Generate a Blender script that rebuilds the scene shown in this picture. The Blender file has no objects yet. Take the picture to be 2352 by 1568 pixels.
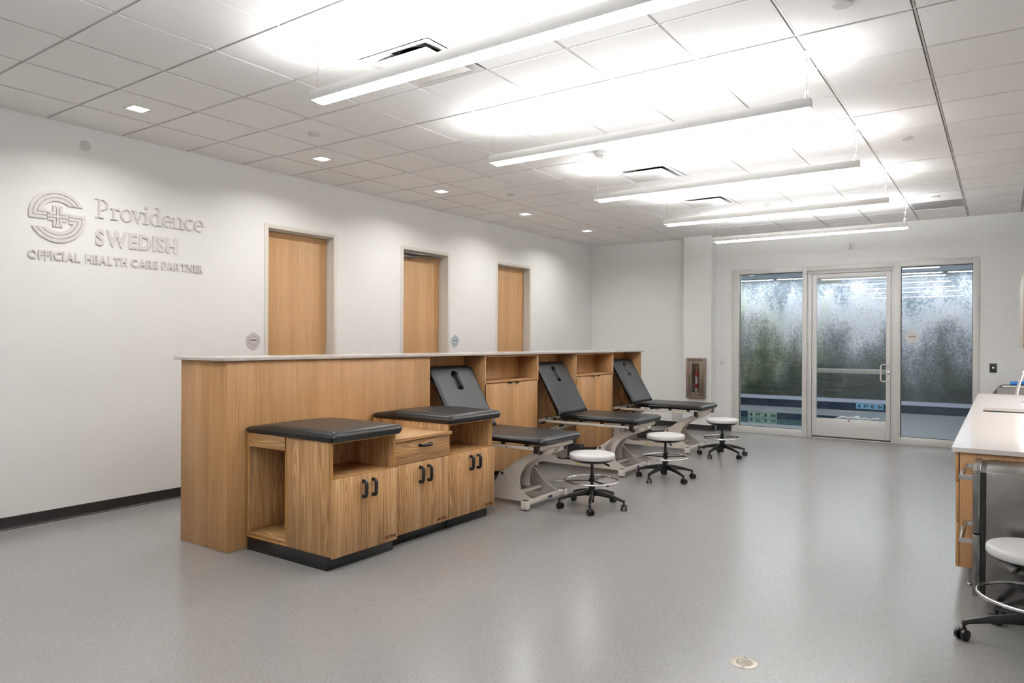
import bpy, bmesh, math, random
from mathutils import Vector, Matrix

S = bpy.context.scene
COL = S.collection
PI = math.pi
R = math.radians

# ------------------------------------------------------------------ camera, exposure, world
CAM = Vector((6.477, 0.0, 1.511)); YAW = .6073; ROLL = .0046; F_PX = 1620.6
_c, _s = math.cos(YAW), math.sin(YAW)
_F = Vector((-_s, _c, 0)); _R = Vector((_c, _s, 0)); _U = Vector((0, 0, 1))
_R2 = _R * math.cos(ROLL) + _U * math.sin(ROLL); _U2 = -_R * math.sin(ROLL) + _U * math.cos(ROLL)
cd = bpy.data.cameras.new('camera'); cam = bpy.data.objects.new('camera', cd); COL.objects.link(cam)
cd.sensor_width = 36; cd.lens = F_PX / 2352 * 36; cd.clip_start = .05; cd.clip_end = 100
m = Matrix.Identity(4)
for i, v in enumerate((_R2, _U2, -_F)):
    for k in range(3): m[k][i] = v[k]
m.translation = CAM
cam.matrix_world = m
S.camera = cam
S.view_settings.view_transform = 'Standard'; S.view_settings.look = 'None'
S.view_settings.gamma = 1; S.view_settings.use_curve_mapping = False
S.view_settings.exposure = 0.58
UP_E, DOWN_E, SPOT_W = 86.0, 13.0, 10.0        # pendant uplight, pendant lens, downlight power
wd = bpy.data.worlds.new('world'); S.world = wd; wd.use_nodes = True
wd.node_tree.nodes['Background'].inputs[0].default_value = (.02, .025, .03, 1)
wd.node_tree.nodes['Background'].inputs[1].default_value = .3

H = 3.336; YB = 12.012; XR = 6.965; Y0 = -3.0

# ------------------------------------------------------------------ materials
def lin(c):
    c = c / 255.0
    return c / 12.92 if c <= .04045 else ((c + .055) / 1.055) ** 2.4
def rgb(r, g, b): return (lin(r), lin(g), lin(b), 1)
def newmat(name):
    mt = bpy.data.materials.new(name); mt.use_nodes = True
    nt = mt.node_tree; return mt, nt, nt.nodes['Principled BSDF']
def N(nt, t, **kw):
    n = nt.nodes.new(t)
    for k, v in kw.items(): setattr(n, k, v)
    return n
def plain(name, col, rough=.5, metal=0, noise=0, nscale=30, bump=0, bscale=200, spec=.5, coat=0):
    mt, nt, b = newmat(name)
    b.inputs['Base Color'].default_value = col; b.inputs['Roughness'].default_value = rough
    b.inputs['Metallic'].default_value = metal; b.inputs['Specular IOR Level'].default_value = spec
    if coat: b.inputs['Coat Weight'].default_value = coat; b.inputs['Coat Roughness'].default_value = .15
    tc = N(nt, 'ShaderNodeTexCoord')
    if noise:
        no = N(nt, 'ShaderNodeTexNoise'); no.inputs['Scale'].default_value = nscale; no.inputs['Detail'].default_value = 3
        nt.links.new(tc.outputs['Object'], no.inputs['Vector'])
        rp = N(nt, 'ShaderNodeValToRGB')
        rp.color_ramp.elements[0].position = .3; rp.color_ramp.elements[1].position = .7
        rp.color_ramp.elements[0].color = tuple(x * (1 - noise) for x in col[:3]) + (1,)
        rp.color_ramp.elements[1].color = tuple(min(1, x * (1 + noise)) for x in col[:3]) + (1,)
        nt.links.new(no.outputs['Fac'], rp.inputs['Fac']); nt.links.new(rp.outputs['Color'], b.inputs['Base Color'])
    if bump:
        n2 = N(nt, 'ShaderNodeTexNoise'); n2.inputs['Scale'].default_value = bscale; n2.inputs['Detail'].default_value = 2
        nt.links.new(tc.outputs['Object'], n2.inputs['Vector'])
        bp = N(nt, 'ShaderNodeBump'); bp.inputs['Strength'].default_value = bump; bp.inputs['Distance'].default_value = .002
        nt.links.new(n2.outputs['Fac'], bp.inputs['Height']); nt.links.new(bp.outputs['Normal'], b.inputs['Normal'])
    return mt
def emit(name, col, strength):
    mt, nt, b = newmat(name)
    b.inputs['Base Color'].default_value = (.8, .8, .8, 1)
    b.inputs['Emission Color'].default_value = col; b.inputs['Emission Strength'].default_value = strength
    return mt
def wood(name, dark, mid, light, axis='Z', fine=260, broad=9, cath=0.0, rough=.42):
    """veneer: fine streaks along one axis; cath > 0 adds cathedral figure"""
    mt, nt, b = newmat(name)
    L = nt.links.new
    tc = N(nt, 'ShaderNodeTexCoord'); mp = N(nt, 'ShaderNodeMapping'); L(tc.outputs['Object'], mp.inputs['Vector'])
    sc = {'Z': (1, 1, .012), 'Y': (1, .012, 1), 'X': (.012, 1, 1)}[axis]
    mp.inputs['Scale'].default_value = sc
    n1 = N(nt, 'ShaderNodeTexNoise'); n1.inputs['Scale'].default_value = fine; n1.inputs['Detail'].default_value = 2; n1.inputs['Roughness'].default_value = .6
    n2 = N(nt, 'ShaderNodeTexNoise'); n2.inputs['Scale'].default_value = broad; n2.inputs['Detail'].default_value = 3
    L(mp.outputs[0], n1.inputs['Vector']); L(mp.outputs[0], n2.inputs['Vector'])
    a = N(nt, 'ShaderNodeMath', operation='MULTIPLY_ADD'); a.inputs[1].default_value = .55
    c = N(nt, 'ShaderNodeMath', operation='MULTIPLY'); c.inputs[1].default_value = .45
    L(n2.outputs['Fac'], c.inputs[0]); L(n1.outputs['Fac'], a.inputs[0]); L(c.outputs[0], a.inputs[2])
    out = a.outputs[0]
    if cath:
        mp2 = N(nt, 'ShaderNodeMapping')
        mp2.inputs['Scale'].default_value = {'Z': (1, 1, .055), 'Y': (1, .055, 1), 'X': (.055, 1, 1)}[axis]
        L(tc.outputs['Object'], mp2.inputs['Vector'])
        n3 = N(nt, 'ShaderNodeTexNoise'); n3.inputs['Scale'].default_value = 7; n3.inputs['Detail'].default_value = 1.0; n3.inputs['Distortion'].default_value = .25
        L(mp2.outputs[0], n3.inputs['Vector'])
        m1 = N(nt, 'ShaderNodeMath', operation='MULTIPLY'); m1.inputs[1].default_value = 150
        L(n3.outputs['Fac'], m1.inputs[0])
        sn = N(nt, 'ShaderNodeMath', operation='SINE'); L(m1.outputs[0], sn.inputs[0])
        m2 = N(nt, 'ShaderNodeMath', operation='MULTIPLY_ADD'); m2.inputs[1].default_value = .07 * cath
        L(sn.outputs[0], m2.inputs[0]); L(out, m2.inputs[2]); out = m2.outputs[0]
    rp = N(nt, 'ShaderNodeValToRGB'); e = rp.color_ramp.elements
    e[0].position = .34; e[0].color = dark; e[1].position = .66; e[1].color = light
    k = e.new(.5); k.color = mid
    L(out, rp.inputs['Fac']); L(rp.outputs['Color'], b.inputs['Base Color'])
    b.inputs['Roughness'].default_value = rough; b.inputs['Specular IOR Level'].default_value = .4
    bp = N(nt, 'ShaderNodeBump'); bp.inputs['Strength'].default_value = .08; bp.inputs['Distance'].default_value = .001
    L(n1.outputs['Fac'], bp.inputs['Height']); L(bp.outputs['Normal'], b.inputs['Normal'])
    return mt

WALL = plain('wall_paint', rgb(233, 233, 231), .55, noise=.012, nscale=3, bump=.05, bscale=400)
CEIL = plain('ceiling_tile', rgb(236, 234, 232), .8, noise=.015, nscale=220)
GRIDM = plain('ceiling_grid', rgb(222, 219, 216), .5, noise=.01)
REVEAL = plain('ceiling_reveal', rgb(196, 193, 190), .8, noise=.01)
BLACKBASE = plain('black_rubber_base', rgb(38, 37, 36), .4, noise=.05)
FRAMEW = plain('door_frame_paint', rgb(214, 209, 201), .4, noise=.01)
OAKV = wood('rift_oak_veneer', rgb(158, 116, 72), rgb(181, 136, 88), rgb(197, 153, 105), 'Z', 230, 8)
OAKV_Y = wood('rift_oak_veneer_horizontal', rgb(158, 116, 72), rgb(181, 136, 88), rgb(197, 153, 105), 'Y', 170, 8)
DOORW = wood('door_veneer', rgb(178, 136, 92), rgb(196, 155, 110), rgb(208, 168, 124), 'Z', 190, 6)
STATION = wood('oak_laminate', rgb(142, 102, 60), rgb(182, 138, 90), rgb(210, 172, 126), 'Z', 170, 10, cath=1.0)
STATION_X = wood('oak_laminate_crosswise', rgb(142, 102, 60), rgb(182, 138, 90), rgb(210, 172, 126), 'X', 170, 10, cath=1.0)
STATION_Y = wood('oak_laminate_lengthwise', rgb(142, 102, 60), rgb(182, 138, 90), rgb(210, 172, 126), 'Y', 170, 10, cath=1.0)
EDGE = plain('oak_edge_band', rgb(170, 124, 62), .45, noise=.05, nscale=40)
QUARTZ = plain('quartz_top', rgb(205, 196, 190), .16, noise=.035, nscale=160)
QUARTZG = plain('pale_quartz_top', rgb(229, 222, 217), .14, noise=.03, nscale=160)
VINYL = plain('black_vinyl', rgb(22, 22, 23), .33, noise=.08, nscale=8, spec=.36)
TOE = plain('black_toe_kick', rgb(22, 21, 21), .35, noise=.05)
BLACKP = plain('black_plastic', rgb(20, 20, 21), .35, noise=.05)
BLACKM = plain('black_handle', rgb(18, 18, 19), .28, noise=.05)
CREAM = plain('cream_powder_coat', rgb(222, 214, 204), .35, noise=.015)
CHROME = plain('chrome', rgb(225, 225, 228), .08, metal=1)
STEEL = plain('brushed_steel', rgb(134, 131, 128), .24, metal=1, noise=.06, nscale=30)
STEELD = plain('cabinet_steel', rgb(140, 128, 116), .42, metal=.8, noise=.05, nscale=30)
SILVER = plain('sign_silver', rgb(217, 212, 210), .36, metal=.35, noise=.02)
ALU = plain('painted_aluminium', rgb(212, 210, 207), .38, metal=.1, noise=.01)
WHITEV = plain('white_vinyl', rgb(220, 219, 217), .38, noise=.02, nscale=20)
WHITEP = plain('white_plastic', rgb(232, 229, 226), .4, noise=.01)
GREYP = plain('grey_plate', rgb(205, 203, 199), .45, noise=.01)
FIXT = plain('pendant_white_metal', rgb(222, 220, 218), .45, noise=.01)
BLUEP = plain('blue_plastic', rgb(48, 120, 205), .35, noise=.04)
REDP = plain('red_paint', rgb(190, 22, 22), .25, noise=.04)
PAPER = plain('white_label', rgb(225, 222, 218), .5, noise=.02)
INK = plain('black_ink', rgb(25, 25, 26), .5, noise=.02)
BROWNINK = plain('brown_print', rgb(96, 52, 34), .5, noise=.02)
YELLOW = plain('yellow_label', rgb(222, 205, 40), .5, noise=.02)
GREYBIN = plain('grey_bin', rgb(126, 120, 120), .45, noise=.03)
DARKG = plain('dark_grey', rgb(60, 58, 60), .4, noise=.03)
BRASS = plain('drain_metal', rgb(200, 190, 176), .35, metal=.5, noise=.04)
LENS = emit('pendant_lens', (.965, .985, 1, 1), DOWN_E)
UPL = emit('pendant_uplight', (.965, .985, 1, 1), UP_E)
DOWNL = emit('downlight_lens', (1, .97, .92, 1), 12)
UCL = emit('under_cabinet_led', (1, .98, .96, 1), 18)
BLUELED = emit('blue_led', (.3, .55, 1, 1), 6)
POOLL = emit('pool_room_lamp', (1, .985, .97, 1), 42)

def floor_mat():
    mt, nt, b = newmat('speckled_vinyl_floor'); L = nt.links.new
    tc = N(nt, 'ShaderNodeTexCoord')
    sn = N(nt, 'ShaderNodeVectorMath', operation='SNAP'); sn.inputs[1].default_value = (.0045, .0045, 10)
    L(tc.outputs['Object'], sn.inputs[0])
    wn = N(nt, 'ShaderNodeTexWhiteNoise', noise_dimensions='2D'); L(sn.outputs[0], wn.inputs['Vector'])
    rp = N(nt, 'ShaderNodeValToRGB'); e = rp.color_ramp.elements
    e[0].position = 0; e[0].color = rgb(124, 122, 120); e[1].position = .07; e[1].color = rgb(146, 144, 143)
    k = e.new(.93); k.color = rgb(148, 146, 145); k = e.new(1); k.color = rgb(166, 165, 163)
    L(wn.outputs['Value'], rp.inputs['Fac']); L(rp.outputs['Color'], b.inputs['Base Color'])
    b.inputs['Roughness'].default_value = .235; b.inputs['Specular IOR Level'].default_value = .5
    return mt
FLOORM = floor_mat()
def glass_mat(name, tint, refl=1.0):
    mt = bpy.data.materials.new(name); mt.use_nodes = True; nt = mt.node_tree
    nt.nodes.remove(nt.nodes['Principled BSDF']); L = nt.links.new
    o = nt.nodes['Material Output']
    t = N(nt, 'ShaderNodeBsdfTransparent'); t.inputs[0].default_value = tint
    g = N(nt, 'ShaderNodeBsdfGlossy'); g.inputs['Roughness'].default_value = 0; g.inputs[0].default_value = (refl, refl, refl, 1)
    fr = N(nt, 'ShaderNodeFresnel'); fr.inputs[0].default_value = 1.42
    mx = N(nt, 'ShaderNodeMixShader'); L(fr.outputs[0], mx.inputs[0]); L(t.outputs[0], mx.inputs[1]); L(g.outputs[0], mx.inputs[2])
    L(mx.outputs[0], o.inputs[0]); return mt
GLASS = glass_mat('storefront_glass', (.88, .93, .945, 1))
CGLASS = glass_mat('clear_glass', (.95, .96, .96, 1))
def water_mat():
    mt, nt, b = newmat('pool_water'); b.inputs['Base Color'].default_value = rgb(70, 100, 96)
    b.inputs['Roughness'].default_value = .04; b.inputs['Specular IOR Level'].default_value = .8
    tc = N(nt, 'ShaderNodeTexCoord'); n = N(nt, 'ShaderNodeTexNoise'); n.inputs['Scale'].default_value = 2.5
    nt.links.new(tc.outputs['Object'], n.inputs['Vector'])
    bp = N(nt, 'ShaderNodeBump'); bp.inputs['Strength'].default_value = .05; nt.links.new(n.outputs['Fac'], bp.inputs['Height'])
    nt.links.new(bp.outputs['Normal'], b.inputs['Normal']); return mt
WATER = water_mat()
def tile_mat(name, c1, c2, size, rough=.4, grout=.03):
    mt, nt, b = newmat(name); L = nt.links.new
    tc = N(nt, 'ShaderNodeTexCoord'); bt = N(nt, 'ShaderNodeTexBrick'); bt.offset = 0
    bt.inputs['Color1'].default_value = c1; bt.inputs['Color2'].default_value = tuple(x * .93 for x in c1[:3]) + (1,)
    bt.inputs['Mortar'].default_value = c2
    bt.inputs['Scale'].default_value = 1 / size; bt.inputs['Mortar Size'].default_value = grout
    bt.inputs['Brick Width'].default_value = 1; bt.inputs['Row Height'].default_value = 1
    L(tc.outputs['Object'], bt.inputs['Vector']); L(bt.outputs['Color'], b.inputs['Base Color'])
    b.inputs['Roughness'].default_value = rough; return mt
DECKM = tile_mat('pool_deck_tile', rgb(122, 126, 130), rgb(104, 108, 112), .1)
DARKT = tile_mat('dark_pool_tile', rgb(42, 62, 84), rgb(34, 50, 70), .15, .25)
CURBM = tile_mat('curb_tile', rgb(160, 165, 184), rgb(130, 136, 152), .05)
def mural_mat():
    """mosaic of small tiles: dark tree line below, pale band above it, greyer at the top"""
    mt, nt, b = newmat('mosaic_mural'); L = nt.links.new
    tc = N(nt, 'ShaderNodeTexCoord')
    sn = N(nt, 'ShaderNodeVectorMath', operation='SNAP'); sn.inputs[1].default_value = (.032, 50, .032)
    L(tc.outputs['Object'], sn.inputs[0])
    wn = N(nt, 'ShaderNodeTexWhiteNoise', noise_dimensions='3D'); L(sn.outputs[0], wn.inputs['Vector'])
    mp = N(nt, 'ShaderNodeMapping'); mp.inputs['Scale'].default_value = (1.1, 1, .45); L(sn.outputs[0], mp.inputs['Vector'])
    n = N(nt, 'ShaderNodeTexNoise'); n.inputs['Scale'].default_value = 1.6; n.inputs['Detail'].default_value = 5; L(mp.outputs[0], n.inputs['Vector'])
    sp = N(nt, 'ShaderNodeSeparateXYZ'); L(sn.outputs[0], sp.inputs[0])
    def math_(op, a, bb, c=None):
        k = N(nt, 'ShaderNodeMath', operation=op)
        for i, v in enumerate((a, bb, c)):
            if v is None: continue
            if isinstance(v, (int, float)): k.inputs[i].default_value = v
            else: L(v, k.inputs[i])
        return k.outputs[0]
    z = math_('MULTIPLY_ADD', sp.outputs[2], 1 / 2.85, -.19 / 2.85)
    v = math_('MULTIPLY_ADD', n.outputs['Fac'], 1.0, -.5)
    v = math_('ADD', v, z)
    w = math_('MULTIPLY_ADD', wn.outputs['Value'], .17, -.085)
    v = math_('ADD', v, w)
    rp = N(nt, 'ShaderNodeValToRGB'); e = rp.color_ramp.elements
    e[0].position = 0; e[0].color = rgb(58, 64, 60); e[1].position = 1; e[1].color = rgb(120, 130, 142)
    for p, c in ((.22, (88, 94, 90)), (.38, (128, 130, 134)), (.52, (172, 173, 180)), (.66, (216, 215, 221)), (.82, (196, 200, 212)), (.92, (150, 158, 170))):
        k = e.new(p); k.color = rgb(*c)
    L(v, rp.inputs['Fac'])
    # green foliage tint
    n2 = N(nt, 'ShaderNodeTexNoise'); n2.inputs['Scale'].default_value = 1.1; L(mp.outputs[0], n2.inputs['Vector'])
    g = math_('MULTIPLY_ADD', sp.outputs[0], -.24, .95)
    g = math_('ADD', g, math_('MULTIPLY_ADD', n2.outputs['Fac'], 2.4, -1.2))
    g = math_('SUBTRACT', g, math_('MULTIPLY', z, .35))
    cl = N(nt, 'ShaderNodeClamp'); L(g, cl.inputs[0]); cl.inputs[2].default_value = .8
    mx = N(nt, 'ShaderNodeMix', data_type='RGBA', blend_type='MULTIPLY'); L(cl.outputs[0], mx.inputs[0])
    L(rp.outputs[0], mx.inputs[6]); mx.inputs[7].default_value = rgb(206, 218, 160)
    L(mx.outputs[2], b.inputs['Base Color'])
    b.inputs['Roughness'].default_value = .35
    return mt
MURAL = mural_mat()

# ------------------------------------------------------------------ mesh helpers
ORG = {}
class MB:
    def __init__(s): s.b = bmesh.new()
    def box(s, x0, x1, y0, y1, z0, z1):
        v = [s.b.verts.new(p) for p in ((x0, y0, z0), (x1, y0, z0), (x1, y1, z0), (x0, y1, z0), (x0, y0, z1), (x1, y0, z1), (x1, y1, z1), (x0, y1, z1))]
        for f in ((0, 3, 2, 1), (4, 5, 6, 7), (0, 1, 5, 4), (1, 2, 6, 5), (2, 3, 7, 6), (3, 0, 4, 7)): s.b.faces.new([v[i] for i in f])
        return s
    def prism(s, poly, a, b, plane='xz'):
        """poly 2D, extruded between a and b on the remaining axis"""
        def P(u, v, w): return {'xz': (u, w, v), 'yz': (w, u, v), 'xy': (u, v, w)}[plane]
        A = [s.b.verts.new(P(u, v, a)) for u, v in poly]; B = [s.b.verts.new(P(u, v, b)) for u, v in poly]
        n = len(poly)
        s.b.faces.new(A); s.b.faces.new(list(reversed(B)))
        for i in range(n): s.b.faces.new((A[i], B[i], B[(i + 1) % n], A[(i + 1) % n]))
        return s
    def tube(s, pts, r, n=12, closed=False):
        pts = [Vector(p) for p in pts]; rings = []; N_ = len(pts)
        rr = r if isinstance(r, (list, tuple)) else [r] * N_
        up = None
        for i, p in enumerate(pts):
            a = pts[(i - 1) % N_] if (closed or i > 0) else p; b = pts[(i + 1) % N_] if (closed or i < N_ - 1) else p
            t = (b - a).normalized()
            if up is None: up = Vector((0, 0, 1)) if abs(t.z) < .9 else Vector((1, 0, 0))
            u = (up - t * up.dot(t)).normalized(); w = t.cross(u); up = u
            rings.append([s.b.verts.new(p + (u * math.cos(k * 2 * PI / n) + w * math.sin(k * 2 * PI / n)) * rr[i]) for k in range(n)])
        for i in range(N_ if closed else N_ - 1):
            A, B = rings[i], rings[(i + 1) % N_]
            for k in range(n): s.b.faces.new((A[k], A[(k + 1) % n], B[(k + 1) % n], B[k]))
        if not closed: s.b.faces.new(list(reversed(rings[0]))); s.b.faces.new(rings[-1])
        return s
    def lathe(s, prof, c=(0, 0, 0), n=32, axis='z'):
        cx, cy, cz = c; rings = []
        for r, h in prof:
            if r < 1e-6: r = 1e-5
            ring = []
            for k in range(n):
                a = 2 * PI * k / n; u, v = r * math.cos(a), r * math.sin(a)
                p = {'z': (cx + u, cy + v, cz + h), 'x': (cx + h, cy + u, cz + v), 'y': (cx + u, cy + h, cz + v)}[axis]
                ring.append(s.b.verts.new(p))
            rings.append(ring)
        for A, B in zip(rings, rings[1:]):
            for k in range(n): s.b.faces.new((A[k], A[(k + 1) % n], B[(k + 1) % n], B[k]))
        s.b.faces.new(list(reversed(rings[0]))); s.b.faces.new(rings[-1])
        return s
    def bar(s, p, q, w, h, up=(0, 0, 1)):
        p, q = Vector(p), Vector(q); t = (q - p).normalized(); u = Vector(up); u = (u - t * u.dot(t)).normalized(); v = t.cross(u)
        vs = []
        for e in (p, q):
            for a, b in ((-1, -1), (1, -1), (1, 1), (-1, 1)): vs.append(s.b.verts.new(e + v * a * w / 2 + u * b * h / 2))
        for f in ((0, 1, 2, 3), (7, 6, 5, 4), (0, 4, 5, 1), (1, 5, 6, 2), (2, 6, 7, 3), (3, 7, 4, 0)): s.b.faces.new([vs[i] for i in f])
        return s
    def build(s, name, mat, parent=None, bevel=0, smooth=False, seg=2, rot=None):
        b = s.b
        bmesh.ops.recalc_face_normals(b, faces=b.faces[:])
        if bevel:
            ed = [e for e in b.edges if len(e.link_faces) == 2 and e.calc_face_angle(0) > .5]
            bmesh.ops.bevel(b, geom=ed, offset=bevel, segments=seg, profile=.5, affect='EDGES', clamp_overlap=True)
        org = ORG.get(parent.name, Vector()) if parent else Vector()
        if org.length > 0: bmesh.ops.translate(b, verts=b.verts[:], vec=-org)
        me = bpy.data.meshes.new(name); b.to_mesh(me); b.free()
        if smooth or bevel:
            for p in me.polygons: p.use_smooth = True
            try: me.set_sharp_from_angle(angle=R(40 if not bevel else 50))
            except Exception: pass
        if isinstance(mat, (list, tuple)):
            for k in mat: me.materials.append(k)
        else: me.materials.append(mat)
        o = bpy.data.objects.new(name, me); COL.objects.link(o)
        if parent: o.parent = parent; ORG[o.name] = org
        return o
def tag(o, label, cat, group=None, kind=None):
    o['label'] = label; o['category'] = cat
    if group: o['group'] = group
    if kind: o['kind'] = kind
    return o
def thing(name, label, cat, loc=(0, 0, 0), group=None):
    o = bpy.data.objects.new(name, None); COL.objects.link(o); o.empty_display_size = .1
    o.location = loc; ORG[o.name] = Vector(loc); return tag(o, label, cat, group)
def struct(o): o['kind'] = 'structure'; return o
def children(o): return [c for c in COL.objects if c.parent == o]
def copy_tree(o, parent=None):
    c = o.copy(); COL.objects.link(c)
    if parent: c.parent = parent
    for ch in children(o): copy_tree(ch, c)
    return c
def text_mesh(body, size, font_offset=0.0, extrude=.002, spacing=1.0, shear=0.0, width=None):
    """returns (verts, faces) of a text laid in local xy, left/baseline at origin; scaled to width if given"""
    cu = bpy.data.curves.new('t', 'FONT'); cu.body = body; cu.size = size; cu.offset = font_offset
    cu.extrude = extrude; cu.space_character = spacing; cu.shear = shear; cu.resolution_u = 4
    ob = bpy.data.objects.new('t', cu); COL.objects.link(ob)
    dg = bpy.context.evaluated_depsgraph_get(); dg.update()
    me = ob.evaluated_get(dg).to_mesh()
    vs = [tuple(v.co) for v in me.vertices]; fs = [tuple(p.vertices) for p in me.polygons]
    ob.evaluated_get(dg).to_mesh_clear()
    bpy.data.objects.remove(ob); bpy.data.curves.remove(cu)
    if not vs: return vs, fs
    x0 = min(v[0] for v in vs); x1 = max(v[0] for v in vs)
    k = (width / (x1 - x0)) if width else 1
    vs = [((v[0] - x0) * k, v[1], v[2]) for v in vs]
    return vs, fs
def pieces(name, mat, parent, boxes, **kw):
    return [MB().box(*b).build(name, mat, parent, **kw) for b in boxes]
def put_text(mb, vf, origin, ux, uy, uz):
    vs, fs = vf; o = Vector(origin); ux, uy, uz = Vector(ux), Vector(uy), Vector(uz)
    V = [mb.b.verts.new(o + ux * a + uy * b + uz * c) for a, b, c in vs]
    for f in fs:
        try: mb.b.faces.new([V[i] for i in f])
        except ValueError: pass
    return mb
def text_obj(name, body, size, mat, parent, origin, ux, uy, uz, **kw):
    mb = MB(); put_text(mb, text_mesh(body, size, **kw), origin, ux, uy, uz)
    return mb.build(name, mat, parent)

# ------------------------------------------------------------------ room shell
struct(MB().box(-.2, XR + .2, Y0 - .2, YB + .12, -.1, 0).build('floor', FLOORM))
def wall_with_holes(name, plane, at, thick, u0, u1, z1, holes, mat=WALL):
    """holes: list of (ua, ub, za, zb) sorted by ua; plane 'x' means wall at x = at, going along y"""
    mb = MB()
    def b(ua, ub, za, zb):
        if ub - ua < 1e-4 or zb - za < 1e-4: return
        a, c = min(at, at + thick), max(at, at + thick)
        if plane == 'x': mb.box(a, c, ua, ub, za, zb)
        else: mb.box(ua, ub, a, c, za, zb)
    u = u0
    for ua, ub, za, zb in holes:
        b(u, ua, 0, z1); b(ua, ub, zb, z1); b(ua, ub, 0, za); u = ub
    b(u, u1, 0, z1)
    return struct(mb.build(name, mat))
DOORS = ((4.722, 5.624, .106), (6.802, 7.705, .145), (8.915, 9.815, .105))
wall_with_holes('wall_left', 'x', 0, -.2, Y0, YB + .2, H + .05, [(a - .043, b + .043, 0, 2.763) for a, b, d in DOORS])
wall_with_holes('wall_back', 'y', YB, .2, 0, XR + .2, H + .05, [(2.70, 6.205, 0, 2.738)])
wall_with_holes('wall_right', 'x', XR, .2, Y0, YB, H + .05, [])
wall_with_holes('wall_rear', 'y', Y0, -.2, -.2, XR + .2, H + .05, [])
struct(MB().box(1.92, 2.41, 11.79, YB, 0, H).build('wall_column', WALL))
# black cove base: bevelled strip with a thin foot
def cove(name, p0, p1, nrm):
    """strip from p0 to p1 (xy), nrm points into the room"""
    mb = MB(); p0, p1, n = Vector((*p0, 0)), Vector((*p1, 0)), Vector((*nrm, 0))
    prof = [(0, 0), (.019, 0), (.017, .005), (.009, .012), (.005, .025), (.004, .097), (0, .1)]
    A = [mb.b.verts.new(p0 + n * a + Vector((0, 0, h))) for a, h in prof]
    B = [mb.b.verts.new(p1 + n * a + Vector((0, 0, h))) for a, h in prof]
    mb.b.faces.new(A); mb.b.faces.new(list(reversed(B)))
    for i in range(len(prof)): mb.b.faces.new((A[i], B[i], B[(i + 1) % len(prof)], A[(i + 1) % len(prof)]))
    return struct(mb.build(name, BLACKBASE))
cove('baseboard_left_near', (0, Y0), (0, 4.675), (1, 0))
cove('baseboard_left_mid', (0, 5.665), (0, 6.755), (1, 0))
cove('baseboard_left_far', (0, 7.755), (0, 8.865), (1, 0))
cove('baseboard_left_end', (0, 9.865), (0, YB), (1, 0))
cove('baseboard_back', (0.02, YB), (1.92, YB), (0, -1))
cove('baseboard_column_front', (1.90, 11.79), (2.43, 11.79), (0, -1))
cove('baseboard_column_side', (2.41, 11.79), (2.41, YB), (1, 0))
cove('baseboard_recess', (2.43, YB), (2.70, YB), (0, -1))
cove('baseboard_back_right', (6.205, YB), (XR, YB), (0, -1))

# ceiling: recessed grid with tegular tiles; cells left out where a vent sits
GX = [0, .587] + [.587 + .61 * k for k in range(1, 11)]; GX = [x for x in GX if x < XR - .02] + [XR]
yl = 2.572 - .61 * 9; GY = [Y0]
while yl < YB - .02:
    if yl > Y0 + .02: GY.append(yl)
    yl += .61
GY.append(YB)
VENT_CELLS = [(3.33, 3.48), (3.33, 7.15), (3.33, 8.97), (5.77, 10.8)]
tl, gr = MB(), MB()
for a, b in zip(GX, GX[1:]):
    for c, d in zip(GY, GY[1:]):
        if any(a < vx < b and c < vy < d for vx, vy in VENT_CELLS): continue
        g = .0115
        tl.box(a + (g if a > 0 else 0), b - (g if b < XR else 0), c + (g if c > Y0 else 0), d - (g if d < YB else 0), H - .006, H + .02)
struct(tl.build('ceiling', CEIL))
struct(MB().box(0, XR, Y0, YB, H + .12, H + .14).build('ceiling_plenum', REVEAL))
for x in GX[1:-1]: gr.box(x - .0055, x + .0055, Y0, YB, H + .001, H + .03)
for y in GY[1:-1]: gr.box(0, XR, y - .0055, y + .0055, H + .0008, H + .028)
struct(gr.build('ceiling_grid', GRIDM))

# doors of the left wall
def left_door(n, y0, y1, rec, closer=False):
    fr = MB(); t = .045
    # face casing 12 mm proud + jamb lining with stop
    fr.box(-.16, .012, y0 - t, y0, 0, 2.72 + t); fr.box(-.16, .012, y1, y1 + t, 0, 2.72 + t); fr.box(-.16, .012, y0, y1, 2.72, 2.72 + t)
    for a, b in ((y0, y0 + .012), (y1 - .012, y1)): fr.box(-.16, -.05, a, b, 0, 2.72)
    fr.box(-.16, -.05, y0, y1, 2.708, 2.72)
    pan = MB().box(-rec - .045, -rec, y0 + .015, y1 - .015, .008, 2.704)
    root = struct(thing('door_%d' % n, '', 'door', (0, (y0 + y1) / 2, 0)))
    del root['label']; del root['category']
    pan.build('door_leaf', DOORW, root, bevel=.002)
    fr.build('door_frame', FRAMEW, root, bevel=.002)
    hd = MB(); yh = y1 - .09
    hd.lathe([(.028, 0), (.028, .008), (.012, .01), (.012, .05)], (-rec, yh, 1.0), 20, 'x')
    hd.tube([(-rec + .05, yh, 1.0), (-rec + .055, yh - .03, 1.0), (-rec + .055, yh - .12, 1.0)], .010)
    hd.build('door_handle', CHROME, root, smooth=True)
    if closer:
        c = MB().box(-rec, -rec + .05, y0 + .03, y0 + .33, 2.63, 2.69)
        o = c.build('door_closer', STEEL, root, bevel=.006)
        a = MB().bar((-rec + .045, y0 + .3, 2.66), (-.03, y0 + .72, 2.675), .02, .012); a.box(-rec + .005, -.02, y0 + .05, y0 + .74, 2.68, 2.70)
        a.build('closer_arm', STEEL, o, bevel=.003)
for i, (a, b, d) in enumerate(DOORS): left_door(i + 1, a, b, d, i == 1)

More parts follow.
